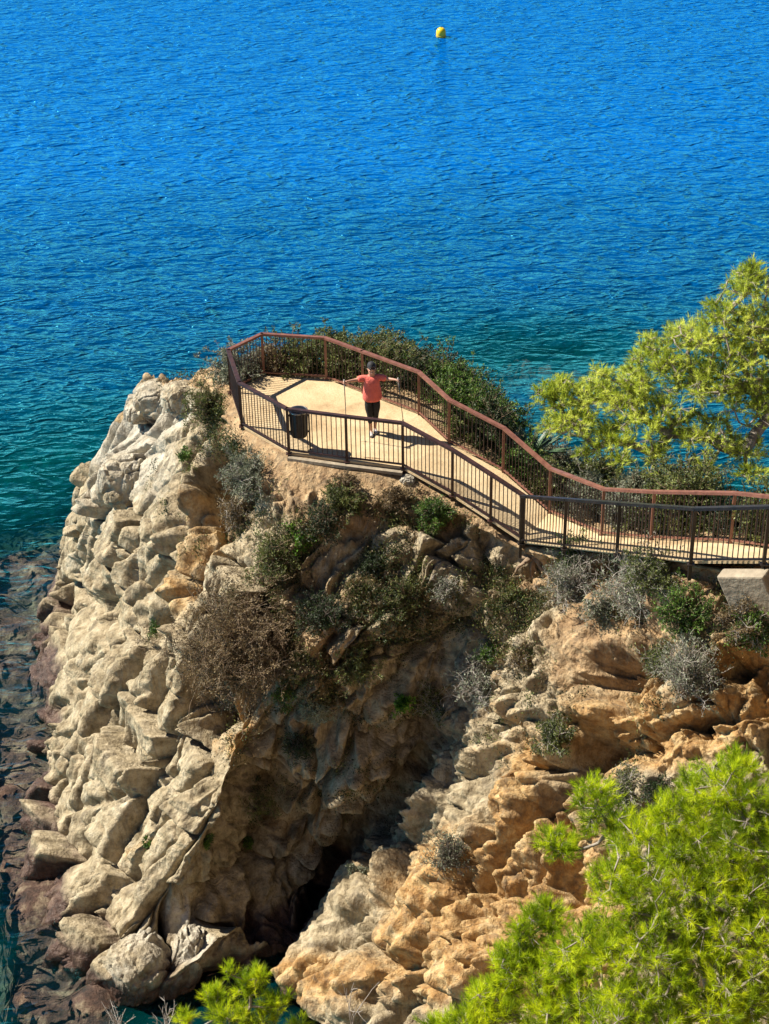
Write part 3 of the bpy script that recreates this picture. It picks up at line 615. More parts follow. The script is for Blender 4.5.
# ------------------------------------------------------------------ buoy
bo = P(441, 37, 0); root = empty('marker_buoy', bo); tag(root, 'small yellow marker buoy floating alone on the open sea', 'buoy')
M['yellow'] = simple('yellow_plastic', (.85, .60, .02), (.80, .52, .02), 3, .35)
k = .29
mb = MB(); mb.lathe([(.01, -.25 * k), (.8 * k, -.25 * k), (1.0 * k, .05 * k), (1.0 * k, .95 * k), (.93 * k, 1.35 * k), (.72 * k, 1.7 * k), (.4 * k, 1.9 * k), (.01, 1.96 * k)], n=28); mb.build('float', M['yellow'], root)
mb = MB(); mb.lathe([(1.0 * k, .2 * k), (1.04 * k, .22 * k), (1.04 * k, .38 * k), (1.0 * k, .4 * k)], n=28); mb.build('band', simple('yellow_band', (.7, .42, .02), rough=.4), root)
mb = MB(); mb.lathe([(.01, 1.93 * k), (.10 * k, 1.95 * k), (.10 * k, 2.1 * k), (.01, 2.12 * k)], n=12); mb.build('top_knob', simple('dark_plastic', (.05, .05, .05), rough=.5), root)

# ------------------------------------------------------------------ the woman
def skin(name, nodes, edges, mat_, parent, sub=2, root_i=0, smooth=True):
    me = bpy.data.meshes.new(name); me.from_pydata([n_[0] for n_ in nodes], edges, [])
    ob = bpy.data.objects.new(name, me); COL.objects.link(ob)
    sk = ob.modifiers.new('skin', 'SKIN'); sk.use_smooth_shade = True; sk.branch_smoothing = .6
    sv = me.skin_vertices[0].data if me.skin_vertices else None
    if sv is None:
        bpy.context.view_layer.objects.active = ob; sv = me.skin_vertices[0].data
    for v, n_ in zip(sv, nodes):
        r = n_[1]; v.radius = (r, r) if not hasattr(r, '__len__') else r
    sv[root_i].use_root = True
    ss = ob.modifiers.new('sub', 'SUBSURF'); ss.levels = ss.render_levels = sub
    dg = bpy.context.evaluated_depsgraph_get(); dg.update(); ev = ob.evaluated_get(dg)
    new = bpy.data.meshes.new_from_object(ev); bpy.data.objects.remove(ob); new.name = name
    new.materials.clear(); new.polygons.foreach_set('use_smooth', [True] * len(new.polygons))
    return link(name, new, mat_, parent)
M['skin'] = simple('skin', (.52, .29, .20), (.45, .24, .165), 9, .5)
M['shirt'] = simple('coral_cloth', (.78, .17, .13), (.66, .13, .10), 6, .85, .8, .02)
M['leggings'] = simple('black_cloth', (.004, .004, .005), (.008, .008, .010), 10, .8, .4, .01)
M['shoe'] = simple('grey_shoe_fabric', (.55, .52, .50), (.32, .31, .32), 12, .7)
M['sole'] = simple('dark_sole', (.05, .05, .05), rough=.7)
M['cap'] = simple('black_cap_cloth', (.012, .012, .016), (.02, .02, .025), 10, .75)
M['hair'] = simple('dark_brown_hair', (.035, .02, .012), (.06, .035, .02), 40, .5)
pb = P(373, 433.5, 10.02); W_ = empty('person', pb, R(6)); W_.scale = (.92, .92, .92); tag(W_, 'woman in a coral shirt, black leggings and cap with arms spread, holding trekking poles', 'person')
# joints, facing -Y; her right arm is on the picture's left
HR = Vector((-.60, -.16, 1.385)); HL = Vector((.53, -.20, 1.37))
nodes = [((0, 0, .93), (.175, .13)), ((0, -.01, 1.08), (.165, .125)), ((0, 0, 1.25), (.17, .12)), ((0, .01, 1.385), (.115, .08)), ((0, .0, 1.44), (.060, .058)), ((0, -.015, 1.50), (.075, .082)), ((0, -.02, 1.575), (.095, .115)), ((0, -.01, 1.65), (.080, .095))]
edges = [(i, i + 1) for i in range(7)]
def chain(st, pts):
    i0 = st
    for q in pts:
        nodes.append(q); edges.append((i0, len(nodes) - 1)); i0 = len(nodes) - 1
    return i0
tips = []
for s_, H_ in ((-1, HR), (1, HL)):
    sh = Vector((s_ * .165, 0, 1.385)); el = sh.lerp(H_, .47) + Vector((0, .04, -.035)); wr = sh.lerp(H_, .88)
    w_i = chain(3, [(tuple(sh), .058), (tuple(el), .041), (tuple(wr), .027)])
    d = (H_ - wr).normalized(); pm = wr + d * .055; pi_ = chain(w_i, [(tuple(pm), (.036, .022))])
    side = Vector((0, 0, 1)); fwd = d.cross(side).normalized()
    if fwd.y > 0: fwd = -fwd
    for k, ln in enumerate((.030, .034, .032, .026)):
        b0 = pm + d * .035 + side * (.028 - k * .019)
        chain(pi_, [(tuple(b0), .0095), (tuple(b0 + d * ln * .7 + fwd * ln * .55), .0088), (tuple(b0 + d * ln * .5 + fwd * (ln * 1.5)), .0085), (tuple(b0 - d * ln * .25 + fwd * ln * 1.6), .0075)])
    chain(pi_, [(tuple(wr + d * .035 + fwd * .028 + side * .012), .011), (tuple(wr + d * .065 + fwd * .048 + side * .006), .009)])
    tips.append(pm + d * .036 + fwd * .030)
for s_, hip, kn, an in ((-1, (-.085, 0, .88), (-.062, -.05, .49), (-.045, -.02, .09)), (1, (.085, 0, .88), (.068, .0, .49), (.055, .10, .09))):
    e_ = chain(0, [(hip, .098), ((hip[0] * .95, hip[1] - .02, .70), .086), (kn, .056), ((kn[0], kn[1] * .5 + an[1] * .5 + .012, .34), .055), (an, .035)])
    chain(e_, [((an[0], an[1] - .07, .045), (.038, .03)), ((an[0] + s_ * .01, an[1] - .14, .03), (.036, .022))])
body = skin('body', nodes, edges, M['skin'], W_)
# face: nose, lips, eyes, ears joined into the same mesh
bm = bmesh.new(); bm.from_mesh(body.data)
def blobm(c, r, sub=2):
    g = bmesh.ops.create_icosphere(bm, subdivisions=sub, radius=1)
    for v in g['verts']: v.co = Vector((v.co.x * r[0], v.co.y * r[1], v.co.z * r[2])) + Vector(c)
    for v in g['verts']:
        for f in v.link_faces: f.smooth = True
blobm((0, -.118, 1.562), (.013, .022, .022)); blobm((0, -.104, 1.525), (.026, .012, .008)); blobm((0, -.088, 1.495), (.028, .02, .018))
for s_ in (-1, 1): blobm((s_ * .083, .0, 1.57), (.010, .018, .028)); blobm((s_ * .042, -.088, 1.54), (.026, .018, .022))
bm.to_mesh(body.data); bm.free()
# clothes
sn_ = [((0, .0, .80), (.235, .18)), ((0, -.005, .93), (.238, .185)), ((0, -.015, 1.09), (.222, .175)), ((0, -.03, 1.24), (.220, .178)), ((0, .005, 1.375), (.140, .11)), ((0, .008, 1.425), (.082, .07))]
se = [(0, 1), (1, 2), (2, 3), (3, 4), (4, 5)]
for s_, H_ in ((-1, HR), (1, HL)):
    sh = Vector((s_ * .165, 0, 1.38)); d = (H_ - sh).normalized(); b_i = len(sn_)
    sn_ += [(tuple(sh), .092), (tuple(sh + d * .12 + Vector((0, .01, -.012))), .080), (tuple(sh + d * .17 + Vector((0, .012, -.015))), .068)]; se += [(4, b_i), (b_i, b_i + 1), (b_i + 1, b_i + 2)]
skin('shirt', sn_, se, M['shirt'], W_)
ln_ = [((0, 0, .90), (.20, .155)), ((0, 0, 1.02), (.19, .15))]; le = [(0, 1)]
for s_, hip, kn in ((-1, (-.085, 0, .84), (-.062, -.05, .49)), (1, (.085, 0, .84), (.068, .0, .49))):
    b_i = len(ln_); ln_ += [(hip, .125), ((hip[0] * .95, hip[1] - .02, .68), .108), (kn, .074), ((kn[0], kn[1] + .01, .36), .062), ((kn[0], kn[1] + .03, .26), .056)]
    le += [(0, b_i)] + [(b_i + k, b_i + k + 1) for k in range(4)]
skin('leggings', ln_, le, M['leggings'], W_)
for s_, an in ((-1, (-.045, -.02)), (1, (.055, .10))):
    sh_ = skin('shoe', [((an[0], an[1] + .035, .05), (.042, .045)), ((an[0], an[1] - .02, .06), (.044, .045)), ((an[0] + s_ * .005, an[1] - .10, .042), (.047, .033)), ((an[0] + s_ * .012, an[1] - .185, .035), (.038, .025))], [(0, 1), (1, 2), (2, 3)], M['shoe'], W_)
    mb = MB(); mb.lathe([(.001, .0), (1, .0), (1.02, .012), (1, .024), (.001, .024)], n=20); mb.v = [(v[0] * .046 + an[0] + s_ * .006, v[1] * .142 + an[1] - .065, v[2]) for v in mb.v]; q = mb.build('sole', M['sole'], sh_)
mb = MB(); mb.lathe([(.094, 1.605), (.096, 1.63), (.090, 1.675), (.068, 1.715), (.03, 1.735), (.001, 1.74)], c=(0, 0, 0), n=24, sy=1.12); mb.lathe([(.001, 1.745), (.008, 1.746), (.001, 1.75)], n=8)
vs = []; nb = 12
for i in range(nb + 1):
    t = math.pi * i / nb; x = math.cos(t) * .082; y = -math.sin(t)
    vs += [(x * 1.05, y * .095 - .01, 1.622), (x * 1.0, y * .150 - .02, 1.628 - .02 * abs(math.cos(t)))]
mb.add(vs, [(2 * i, 2 * i + 1, 2 * i + 3, 2 * i + 2) for i in range(nb)] + [(2 * i + 2, 2 * i + 3, 2 * i + 1, 2 * i) for i in range(0)], True)
cp = mb.build('cap', M['cap'], W_); so_ = cp.modifiers.new('t', 'SOLIDIFY'); so_.thickness = .006
skin('hair', [((0, .04, 1.63), (.090, .075)), ((0, .06, 1.57), (.092, .065)), ((0, .075, 1.51), (.075, .05)), ((0, .12, 1.49), .034), ((0, .14, 1.41), .036), ((0, .13, 1.33), .018)], [(0, 1), (1, 2), (2, 3), (3, 4), (4, 5)], M['hair'], W_)
mb = MB()
for s_ in (-1, 1): mb.lathe([(.001, -.004), (1, -.004), (1, .004), (.001, .004)], n=14); mb.v[-56:] = [(v[0] * .030 + s_ * .034, -.122 + v[2] * 1.0 + abs(v[0]) * .004, v[1] * .024 + 1.585) for v in mb.v[-56:]]; mb.beam((s_ * .06, -.118, 1.59), (s_ * .086, .0, 1.59), .006, .008)
mb.beam((-.01, -.124, 1.59), (.01, -.124, 1.59), .006, .006)
mb.build('sunglasses', simple('dark_lens', (.008, .008, .01), rough=.1), W_)
def look_up(o_, lim=1.47):
    c0 = Vector((0, 0, 1.50)); 
    for v in o_.data.vertices:
        if v.co.z > lim and abs(v.co.x) < .14:
            t_ = min(1, (v.co.z - lim) / .05); v.co = c0 + Matrix.Rotation(R(-20) * t_, 3, 'X') @ (v.co - c0)
for o_ in W_.children:
    if o_.name.split('.')[0] in ('body', 'cap', 'sunglasses'): look_up(o_)
    if o_.name.startswith('hair'): look_up(o_, 1.3)
M['pole'] = simple('dark_pole_paint', (.03, .03, .035), (.05, .05, .055), 10, .35); M['grip'] = simple('pale_grip_foam', (.5, .48, .45), rough=.8)
W_mat = Matrix.Translation(pb) @ Matrix.Rotation(R(6), 4, 'Z') @ Matrix.Scale(.92, 4)
for tp, tilt, lab in ((tips[0], Vector((.02, -.01, -1)), 'thin dark trekking pole hanging straight down from her right hand, nearest the bin'), (tips[1], Vector((.10, -.04, -1)), 'thin dark trekking pole hanging at a slant from her left hand, before the sea-side railing')):
    o_ = W_mat @ tp; root = empty('trekking_pole', o_); tag(root, lab, 'trekking pole', 'trekking poles'); tilt.normalize()
    mb = MB(); mb.tube([-tilt * .07, -tilt * .06, tilt * .09, tilt * .10], [.010, .015, .013, .009], 10); mb.build('grip', M['grip'], root)
    mb = MB(); mb.tube([tilt * .09, tilt * .5], .009, 8); mb.tube([tilt * .5, tilt * .9], .0072, 8); mb.build('shaft', M['pole'], root)
    mb = MB(); mb.tube([tilt * .86, tilt * .868], [.020, .020], 14); mb.tube([tilt * .9, tilt * .97], [.006, .003], 8); mb.build('basket', M['pole'], root)
    mb = MB(); mb.tube([-tilt * .06, -tilt * .02 + Vector((.03, -.03, 0)), tilt * .08 + Vector((.03, -.02, 0)), tilt * .02], .004, 5); mb.build('wrist_strap', M['bin'], root)
# ------------------------------------------------------------------ plant generators (vectorised)
rg = np.random.RandomState(11)
def unit(v): return v / (np.linalg.norm(v, axis=-1, keepdims=True) + 1e-9)
def grow(st, d, L, nseg, bend, lift=0.):
    """paths (n, nseg+1, 3) from starts along wandering directions"""
    n = len(st); pts = [st]; d = unit(d); L = np.broadcast_to(L, (n,))
    for k in range(nseg):
        d = unit(d + rg.normal(size=(n, 3)) * bend + np.array((0, 0, lift))); pts.append(pts[-1] + d * (L / nseg)[:, None])
    return np.stack(pts, 1)
def sticks(A, B, ra, rb, ns=3):
    """tapered prisms between arrays of points -> verts, quads"""
    n = len(A); d = unit(B - A); ref = np.where(np.abs(d[:, 2:3]) < .8, np.array([[0, 0, 1.]]), np.array([[1., 0, 0]]))
    u = unit(np.cross(d, ref)); v = np.cross(d, u); ra = np.broadcast_to(ra, (n,)); rb = np.broadcast_to(rb, (n,))
    rings = []
    for P_, r in ((A, ra), (B, rb)):
        for j in range(ns):
            t = 2 * math.pi * j / ns; rings.append(P_ + (u * math.cos(t) + v * math.sin(t)) * r[:, None])
    V = np.stack(rings, 1).reshape(-1, 3); base = (np.arange(n) * 2 * ns)[:, None]
    F_ = np.concatenate([base + np.array([[j, (j + 1) % ns, ns + (j + 1) % ns, ns + j]]) for j in range(ns)], 0)
    return V, F_
def segs(paths, r0, r1, ns=3):
    n, k = paths.shape[:2]; t = np.linspace(0, 1, k); r = r0 + (r1 - r0) * t
    return sticks(paths[:, :-1].reshape(-1, 3), paths[:, 1:].reshape(-1, 3), np.tile(r[:-1], n), np.tile(r[1:], n), ns)
def cat(*vf):
    V = []; F_ = []; b = 0
    for v, f in vf: V.append(v); F_.append(f + b); b += len(v)
    return np.concatenate(V), np.concatenate(F_)
def leaf_mesh(name, pos, dirs, ln, wd, mt, parent, origin=None):
    """one kite-shaped face per leaf"""
    n = len(pos); d = unit(dirs); s = unit(np.cross(d, rg.normal(size=(n, 3)))); ln = (ln * rg.uniform(.7, 1.3, n))[:, None]; wd = (wd * rg.uniform(.7, 1.3, n))[:, None]
    nn = np.cross(d, s) * ln * .12
    V = np.stack([pos, pos + d * ln * .5 + s * wd / 2 + nn, pos + d * ln, pos + d * ln * .5 - s * wd / 2 + nn], 1).reshape(-1, 3)
    F_ = np.arange(n * 4).reshape(n, 4)
    me = mesh_np(name, V, F_, False)
    a = me.attributes.new('rnd', 'FLOAT', 'POINT'); a.data.foreach_set('value', np.repeat(rg.rand(n), 4).astype(np.float32))
    return link(name, me, mt, parent, origin)
M['bark_grey'] = simple('dry_grey_twigs', (.30, .265, .23), (.44, .40, .36), 9, .9)
M['bark_brown'] = simple('brown_twigs', (.16, .11, .07), (.28, .20, .13), 9, .9)
M['bark_dark'] = simple('dark_twigs', (.07, .055, .045), (.15, .12, .10), 9, .9)
M['f_olive'] = foliage('olive_leaves', [(.035, .05, .014), (.095, .12, .028), (.21, .24, .06)], .25)
M['f_green'] = foliage('green_leaves', [(.025, .055, .012), (.07, .14, .022), (.16, .28, .035)], .3)
M['f_bright'] = foliage('bright_leaves', [(.05, .13, .01), (.11, .26, .02), (.22, .42, .04)], .35)
M['f_grey'] = foliage('grey_green_leaves', [(.08, .09, .06), (.16, .18, .11), (.30, .32, .22)], .25)
M['f_silver'] = foliage('silver_leaves', [(.14, .17, .12), (.26, .30, .20), (.42, .46, .33)], .25)
M['f_dry'] = foliage('dry_leaves', [(.07, .05, .025), (.17, .12, .055), (.30, .22, .11)], .25)
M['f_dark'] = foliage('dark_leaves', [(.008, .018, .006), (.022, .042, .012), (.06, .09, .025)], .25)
def shrub(name, base, r, h, leaf, bark, label, cat_='shrub', group=None, dense=1., leafy=1., ln=.05, wd=.022, lean=(0, 0, 0), twig=.006, flat=0):
    root = empty(name, base); tag(root, label, cat_, group)
    ns = int(26 * dense * max(1, r / .6)); a = rg.rand(ns) * 2 * math.pi; el = rg.rand(ns) ** .8
    d = np.stack([np.cos(a) * el * r, np.sin(a) * el * r, (1.05 - el * .75) * h], 1) + np.array(lean)
    L = np.linalg.norm(d, axis=1) * rg.uniform(.6, 1.0, ns)
    st = rg.normal(size=(ns, 3)) * (r * .12, r * .12, .02)
    p1 = grow(st, d, L, 6, .20)
    k = 7; i1 = np.repeat(np.arange(ns), k); j1 = rg.randint(1, 7, ns * k)
    s2 = p1[i1, j1]; d2 = unit(p1[i1, j1] - p1[i1, j1 - 1]) + rg.normal(size=(len(i1), 3)) * .75; p2 = grow(s2, d2, .38 * (r + h) / 2 * rg.uniform(.5, 1.2, len(i1)), 4, .28, .04)
    k3 = 3; i2 = np.repeat(np.arange(len(p2)), k3); j2 = rg.randint(1, 5, len(i2)); s3 = p2[i2, j2]; d3_ = unit(p2[i2, j2] - p2[i2, j2 - 1]) + rg.normal(size=(len(i2), 3)) * .8
    p3 = grow(s3, d3_, .17 * (r + h) / 2 * rg.uniform(.5, 1.3, len(i2)), 2, .3)
    V, F_ = cat(segs(p1, twig * 2.0, twig * .8), segs(p2, twig, twig * .5), segs(p3, twig * .6, twig * .4))
    V[:, 2] = np.maximum(V[:, 2], -.25 - flat)
    link('twigs', mesh_np('twigs', V, F_), bark, root)
    if leafy > 0:
        m = int(len(p3) * 7 * leafy * (1 + .0 * r)); i = rg.randint(0, len(p3), m); j = rg.rand(m)
        A = p3[i, 0]; B = p3[i, -1]; q = A + (B - A) * j[:, None] * 1.15 + rg.normal(size=(m, 3)) * .02
        keep = q[:, 2] > -.15; q = q[keep]; dv = unit(B - A)[keep] + rg.normal(size=(len(q), 3)) * .8 + (0, 0, .25)
        leaf_mesh('foliage', q, dv, ln, wd, leaf, root)
    return root
def px2m(pt): return F / ((pt - CAM).dot(CM @ Vector((0, 0, -1))))
def shrub_at(px, py, wpx, hpx, leaf, bark, label, name='shrub', **k):
    """py is the foot of the plant in the photograph"""
    pt, nn = hit(px, py); s = px2m(pt); return shrub(name, pt - Vector((0, .08, .06)), wpx / s / 2, hpx / s * .95, M[leaf], M[bark], label, lean=(nn.x * .15, nn.y * .25, 0), **k)

# on the cliff
shrub_at(212, 414, 44, 52, 'f_olive', 'bark_brown', 'olive brown bush on the tip of the headland, left of the railing corner', dense=1.3, leafy=1.3)
shrub_at(254, 484, 62, 46, 'f_grey', 'bark_grey', 'rounded grey green bush just below the left front corner of the railing', dense=1.5, leafy=1.5)
shrub_at(242, 668, 118, 125, 'f_dry', 'bark_brown', 'largest bush on the spur, dry brown and twiggy, left of the dark gully', name='dry_shrub', dense=2.6, leafy=2.0, twig=.006)
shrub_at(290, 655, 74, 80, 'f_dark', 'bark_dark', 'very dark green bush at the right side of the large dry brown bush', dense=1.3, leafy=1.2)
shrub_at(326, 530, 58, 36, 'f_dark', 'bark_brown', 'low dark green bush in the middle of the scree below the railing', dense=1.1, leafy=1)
shrub_at(302, 548, 34, 26, 'f_bright', 'bark_brown', 'small bright green plant on the scree left of the low dark bush', name='plant', dense=.5, leafy=.9, ln=.07, wd=.04)
shrub_at(350, 460 + 26, 44, 18, 'f_dry', 'bark_brown', 'low brown dry tuft right under the kerb below the bin', name='dry_shrub', dense=.7, leafy=.6)
shrub_at(433, 520, 40, 36, 'f_green', 'bark_brown', 'leafy green bush close under the middle of the brown railing', dense=1.1, leafy=1.5)
shrub_at(443, 590, 26, 30, 'f_grey', 'bark_grey', 'small grey ball of twigs on the pale rock below the leafy green bush', name='dry_shrub', dense=.7, leafy=.3)
shrub_at(478, 688, 56, 56, 'f_silver', 'bark_grey', 'wide leafless grey bush on the middle of the buttress', name='dry_shrub', dense=1.8, leafy=.25)
shrub_at(490, 655, 26, 24, 'f_green', 'bark_grey', 'little green bush touching the top of the wide grey bush', dense=.5, leafy=.8)
shrub_at(432, 706, 34, 48, 'f_olive', 'bark_grey', 'pale olive bush left of the wide grey bush, above the gully', dense=.8, leafy=.7)
shrub_at(550, 738, 32, 42, 'f_olive', 'bark_grey', 'upright olive green bush alone on the ochre rock under the overhang', dense=.9, leafy=1.2)
shrub_at(449, 858, 44, 42, 'f_grey', 'bark_dark', 'dark grey twiggy cushion low on the buttress', name='dry_shrub', dense=1.5, leafy=.3)
shrub_at(573, 592, 58, 62, 'f_grey', 'bark_grey', 'grey bush with a green top below the left end of the black railing', dense=1.5, leafy=.5)
shrub_at(572, 556, 50, 26, 'f_green', 'bark_grey', 'green shoots over the grey bush at the left end of the black railing', name='plant', dense=.8, leafy=1)
shrub_at(632, 602, 64, 74, 'f_silver', 'bark_grey', 'pale silvery tangle of twigs below the middle of the black railing', name='dry_shrub', dense=1.9, leafy=.35)
shrub_at(655, 580, 56, 50, 'f_olive', 'bark_grey', 'olive green bush reaching up in front of the black railing', dense=1.1, leafy=1.2)
shrub_at(684, 622, 58, 62, 'f_green', 'bark_brown', 'dense green bush below the black railing, left of the bare soil', dense=1.4, leafy=1.5)
shrub_at(688, 688, 76, 62, 'f_grey', 'bark_grey', 'fanned grey green bush above the overhang, lower than the dense green bush', dense=1.6, leafy=.7)
shrub_at(660, 670, 38, 44, 'f_olive', 'bark_grey', 'small olive bush squeezed between the fanned grey bush and the overhang', dense=.8, leafy=.9)
shrub_at(738, 622, 44, 36, 'f_dry', 'bark_grey', 'dry tuft hiding the left end of the concrete footing', name='dry_shrub', dense=1, leafy=1.2)
shrub_at(758, 640, 50, 60, 'f_green', 'bark_grey', 'green and grey bush at the right edge below the concrete footing', dense=1.1, leafy=1.3)
shrub_at(622, 786, 52, 38, 'f_olive', 'bark_grey', 'thin olive bush on the ochre ledge above the near pine', dense=1, leafy=.5)
shrub_at(655, 790, 34, 26, 'f_dark', 'bark_dark', 'dark tuft beside the thin olive bush, just above the near pine', dense=.7, leafy=.6)
shrub_at(312, 708, 44, 38, 'f_silver', 'bark_grey', 'pale silver green bush under the dark green bush in the shade', dense=1, leafy=1.3)
shrub_at(285, 690, 24, 22, 'f_green', 'bark_brown', 'small green bush at the left side of the silver green bush', dense=.5, leafy=1)
shrub_at(376, 566, 30, 24, 'f_dark', 'bark_dark', 'small bluish dark bush on the right part of the scree', dense=.7, leafy=1.2)
shrub_at(405, 700, 22, 18, 'f_bright', 'bark_brown', 'tiny bright green plant at the head of the gully', name='plant', dense=.3, leafy=.8, ln=.07, wd=.035)
shrub_at(500, 608, 24, 24, 'f_olive', 'bark_brown', 'small olive tuft among the stones left of the driftwood', dense=.5, leafy=1)
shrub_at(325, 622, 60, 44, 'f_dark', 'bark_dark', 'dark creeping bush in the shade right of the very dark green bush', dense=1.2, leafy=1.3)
shrub_at(352, 668, 50, 40, 'f_olive', 'bark_brown', 'dull olive bush in the shaded hollow left of the gully head', dense=1, leafy=1.2)
shrub_at(372, 620, 40, 34, 'f_dry', 'bark_brown', 'brown dry bush in the upper part of the hollow', name='dry_shrub', dense=1, leafy=1.1)
shrub_at(275, 565, 50, 50, 'f_olive', 'bark_brown', 'olive bush above the large dry brown bush', dense=1.2, leafy=1.2)
shrub_at(236, 520, 34, 38, 'f_dry', 'bark_grey', 'dry grassy bush between the rounded grey bush and the large brown one', name='dry_shrub', dense=1, leafy=1.2)
shrub_at(340, 500, 50, 26, 'f_olive', 'bark_brown', 'low olive bush on the earth right under the middle of the kerb', dense=1, leafy=1.3)
shrub_at(398, 496, 40, 20, 'f_dry', 'bark_brown', 'dry low tuft under the railing post nearest the woman', name='dry_shrub', dense=.8, leafy=1)
shrub_at(404, 600, 36, 34, 'f_olive', 'bark_brown', 'olive bush on the stones between the hollow and the pale rock', dense=.8, leafy=1.1)
shrub_at(230, 700, 36, 40, 'f_grey', 'bark_grey', 'grey twiggy bush hanging below the large dry brown bush', name='dry_shrub', dense=1, leafy=.7)
shrub_at(520, 660, 30, 26, 'f_dry', 'bark_grey', 'dry tuft on the slope right of the wide grey bush', name='dry_shrub', dense=.7, leafy=1)
shrub_at(600, 610, 40, 30, 'f_grey', 'bark_grey', 'low grey bush between the two big bushes below the black railing', name='dry_shrub', dense=1, leafy=.7)
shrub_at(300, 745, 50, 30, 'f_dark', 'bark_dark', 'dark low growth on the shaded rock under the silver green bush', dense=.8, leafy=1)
shrub_at(155, 625, 12, 14, 'f_green', 'bark_brown', 'tiny green tuft growing in a crack of the sunlit spur', name='plant', dense=.25, leafy=1)
shrub_at(148, 845, 12, 14, 'f_green', 'bark_brown', 'tiny green tuft in a crack of the lower sunlit spur', name='plant', dense=.25, leafy=1)
shrub_at(258, 806, 44, 34, 'f_olive', 'bark_brown', 'thin olive growth on the shaded shoulder of the spur', dense=.7, leafy=.5)
shrub_at(250, 838, 14, 12, 'f_green', 'bark_brown', 'tiny pale green plant below the shaded shoulder', name='plant', dense=.25, leafy=1)
shrub_at(355, 870, 20, 16, 'f_grey', 'bark_brown', 'tiny grey green plant on the dark rib beside the gully', name='plant', dense=.3, leafy=1)
shrub_at(205, 838, 10, 12, 'f_green', 'bark_brown', 'tiny green tuft right of the ochre streak on the spur edge', name='plant', dense=.25, leafy=1)
shrub_at(185, 452, 14, 12, 'f_green', 'bark_brown', 'tiny green tuft beside the pale rocks near the headland tip', name='plant', dense=.3, leafy=1)

# the hedge on the sea side of the railing
for x, y, z, r, h, lf, bk, lab, ky in (
 (240, 380, 9.8, .50, 1.05, 'f_grey', 'bark_grey', 'grey green bush outside the far left bend of the railing', 1.4),
 (272, 373, 9.8, .42, .95, 'f_dry', 'bark_brown', 'brown dry bush behind the far left panel of the railing', .9),
 (300, 373, 9.8, .55, 1.05, 'f_olive', 'bark_brown', 'mixed olive bush behind the far railing panel, shading the sand', 1.3),
 (345, 374, 9.8, .55, 1.15, 'f_olive', 'bark_brown', 'olive hedge bush right of the dark far post', 1.5),
 (372, 379, 9.7, .62, 1.30, 'f_olive', 'bark_brown', 'hedge bush straight behind the head of the woman', 1.5),
 (398, 387, 9.7, .62, 1.22, 'f_olive', 'bark_brown', 'olive hedge bush beyond the slanted trekking pole', 1.5),
 (424, 396, 9.7, .60, 1.2, 'f_dark', 'bark_brown', 'dark hedge bush behind the first railing post right of the woman', 1.4),
 (446, 404, 9.6, .62, 1.35, 'f_green', 'bark_brown', 'greener hedge bush with a tall light shoot, behind the railing', 1.6),
 (470, 424, 9.6, .62, 1.2, 'f_green', 'bark_brown', 'green hedge bush midway between the woman and the agave', 1.5),
 (468, 440, 9.6, .45, .7, 'f_olive', 'bark_brown', 'low olive bush against the foot of the sea-side railing', 1.2),
 (492, 446, 9.5, .55, 1.05, 'f_dark', 'bark_brown', 'dark hedge bush directly left of the agave', 1.3),
 (520, 474, 9.3, .50, .85, 'f_green', 'bark_brown', 'green bush below the agave, behind the railing', 1.3),
 (552, 497, 9.2, .50, .85, 'f_olive', 'bark_brown', 'olive bush behind the railing where it bends down', 1.1),
 (585, 512, 9.2, .55, 1.0, 'f_grey', 'bark_grey', 'pale thin bush behind the lowest bend of the sea-side railing', .9),
 (625, 523, 9.7, .5, .9, 'f_grey', 'bark_grey', 'thin grey bush behind the level part of the reddish railing', .8),
 (690, 522, 10.2, .72, 1.5, 'f_olive', 'bark_brown', 'round olive bush standing above the reddish railing', 1.9),
 (662, 528, 10.0, .5, .85, 'f_dark', 'bark_brown', 'dark bush left of the round olive bush, behind both railings', 1.3),
 (735, 532, 10.6, .5, .8, 'f_dark', 'bark_brown', 'dark low bush right of the round olive bush, behind both railings', 1.3),
 (772, 535, 11.0, .55, 1.15, 'f_olive', 'bark_brown', 'bush rising over the reddish railing at the right edge', 1.5)):
    p0 = P(x, y, z); shrub('hedge_bush', p0 + Vector((-.02, -.12, -.1)), r * 1.15, h * 1.05, M[lf], M[bk], lab, 'bush', 'bushes on the sea side of the path', dense=1.7, leafy=ky * 1.2, ln=.055, wd=.03)
for x, y, z, r, h, lf, lab in (
 (330, 352, 9.2, .5, .75, 'f_olive', 'olive bush on the sea slope beyond the far railing panel'), (385, 366, 8.9, .7, 1.0, 'f_olive', 'olive bush on the slope just beyond the head of the woman'),
 (420, 378, 8.7, .7, 1.0, 'f_dark', 'dark bush on the sea slope beyond the slanted pole'), (452, 392, 8.5, .75, 1.0, 'f_green', 'green bush on the sea slope left of the tall light shoot'),
 (482, 412, 8.4, .7, .9, 'f_dark', 'dark bush on the sea slope above the railing curve'), (505, 430, 8.3, .6, .8, 'f_green', 'green bush on the sea slope left of the agave'),
 (560, 478, 8.2, .7, 1.1, 'f_grey', 'pale grey green bush on the slope right of the agave'), (600, 490, 8.4, .7, 1.0, 'f_olive', 'olive bush on the slope under the left end of the sea pine'), (640, 500, 8.8, .6, .8, 'f_grey', 'grey bush on the slope under the sea pine')):
    shrub('slope_bush', P(x, y, z) + Vector((0, 0, -.15)), r, h, M[lf], M['bark_brown'], lab, 'bush', 'bushes on the sea side of the path', dense=1.6, leafy=1.5, ln=.06, wd=.032)
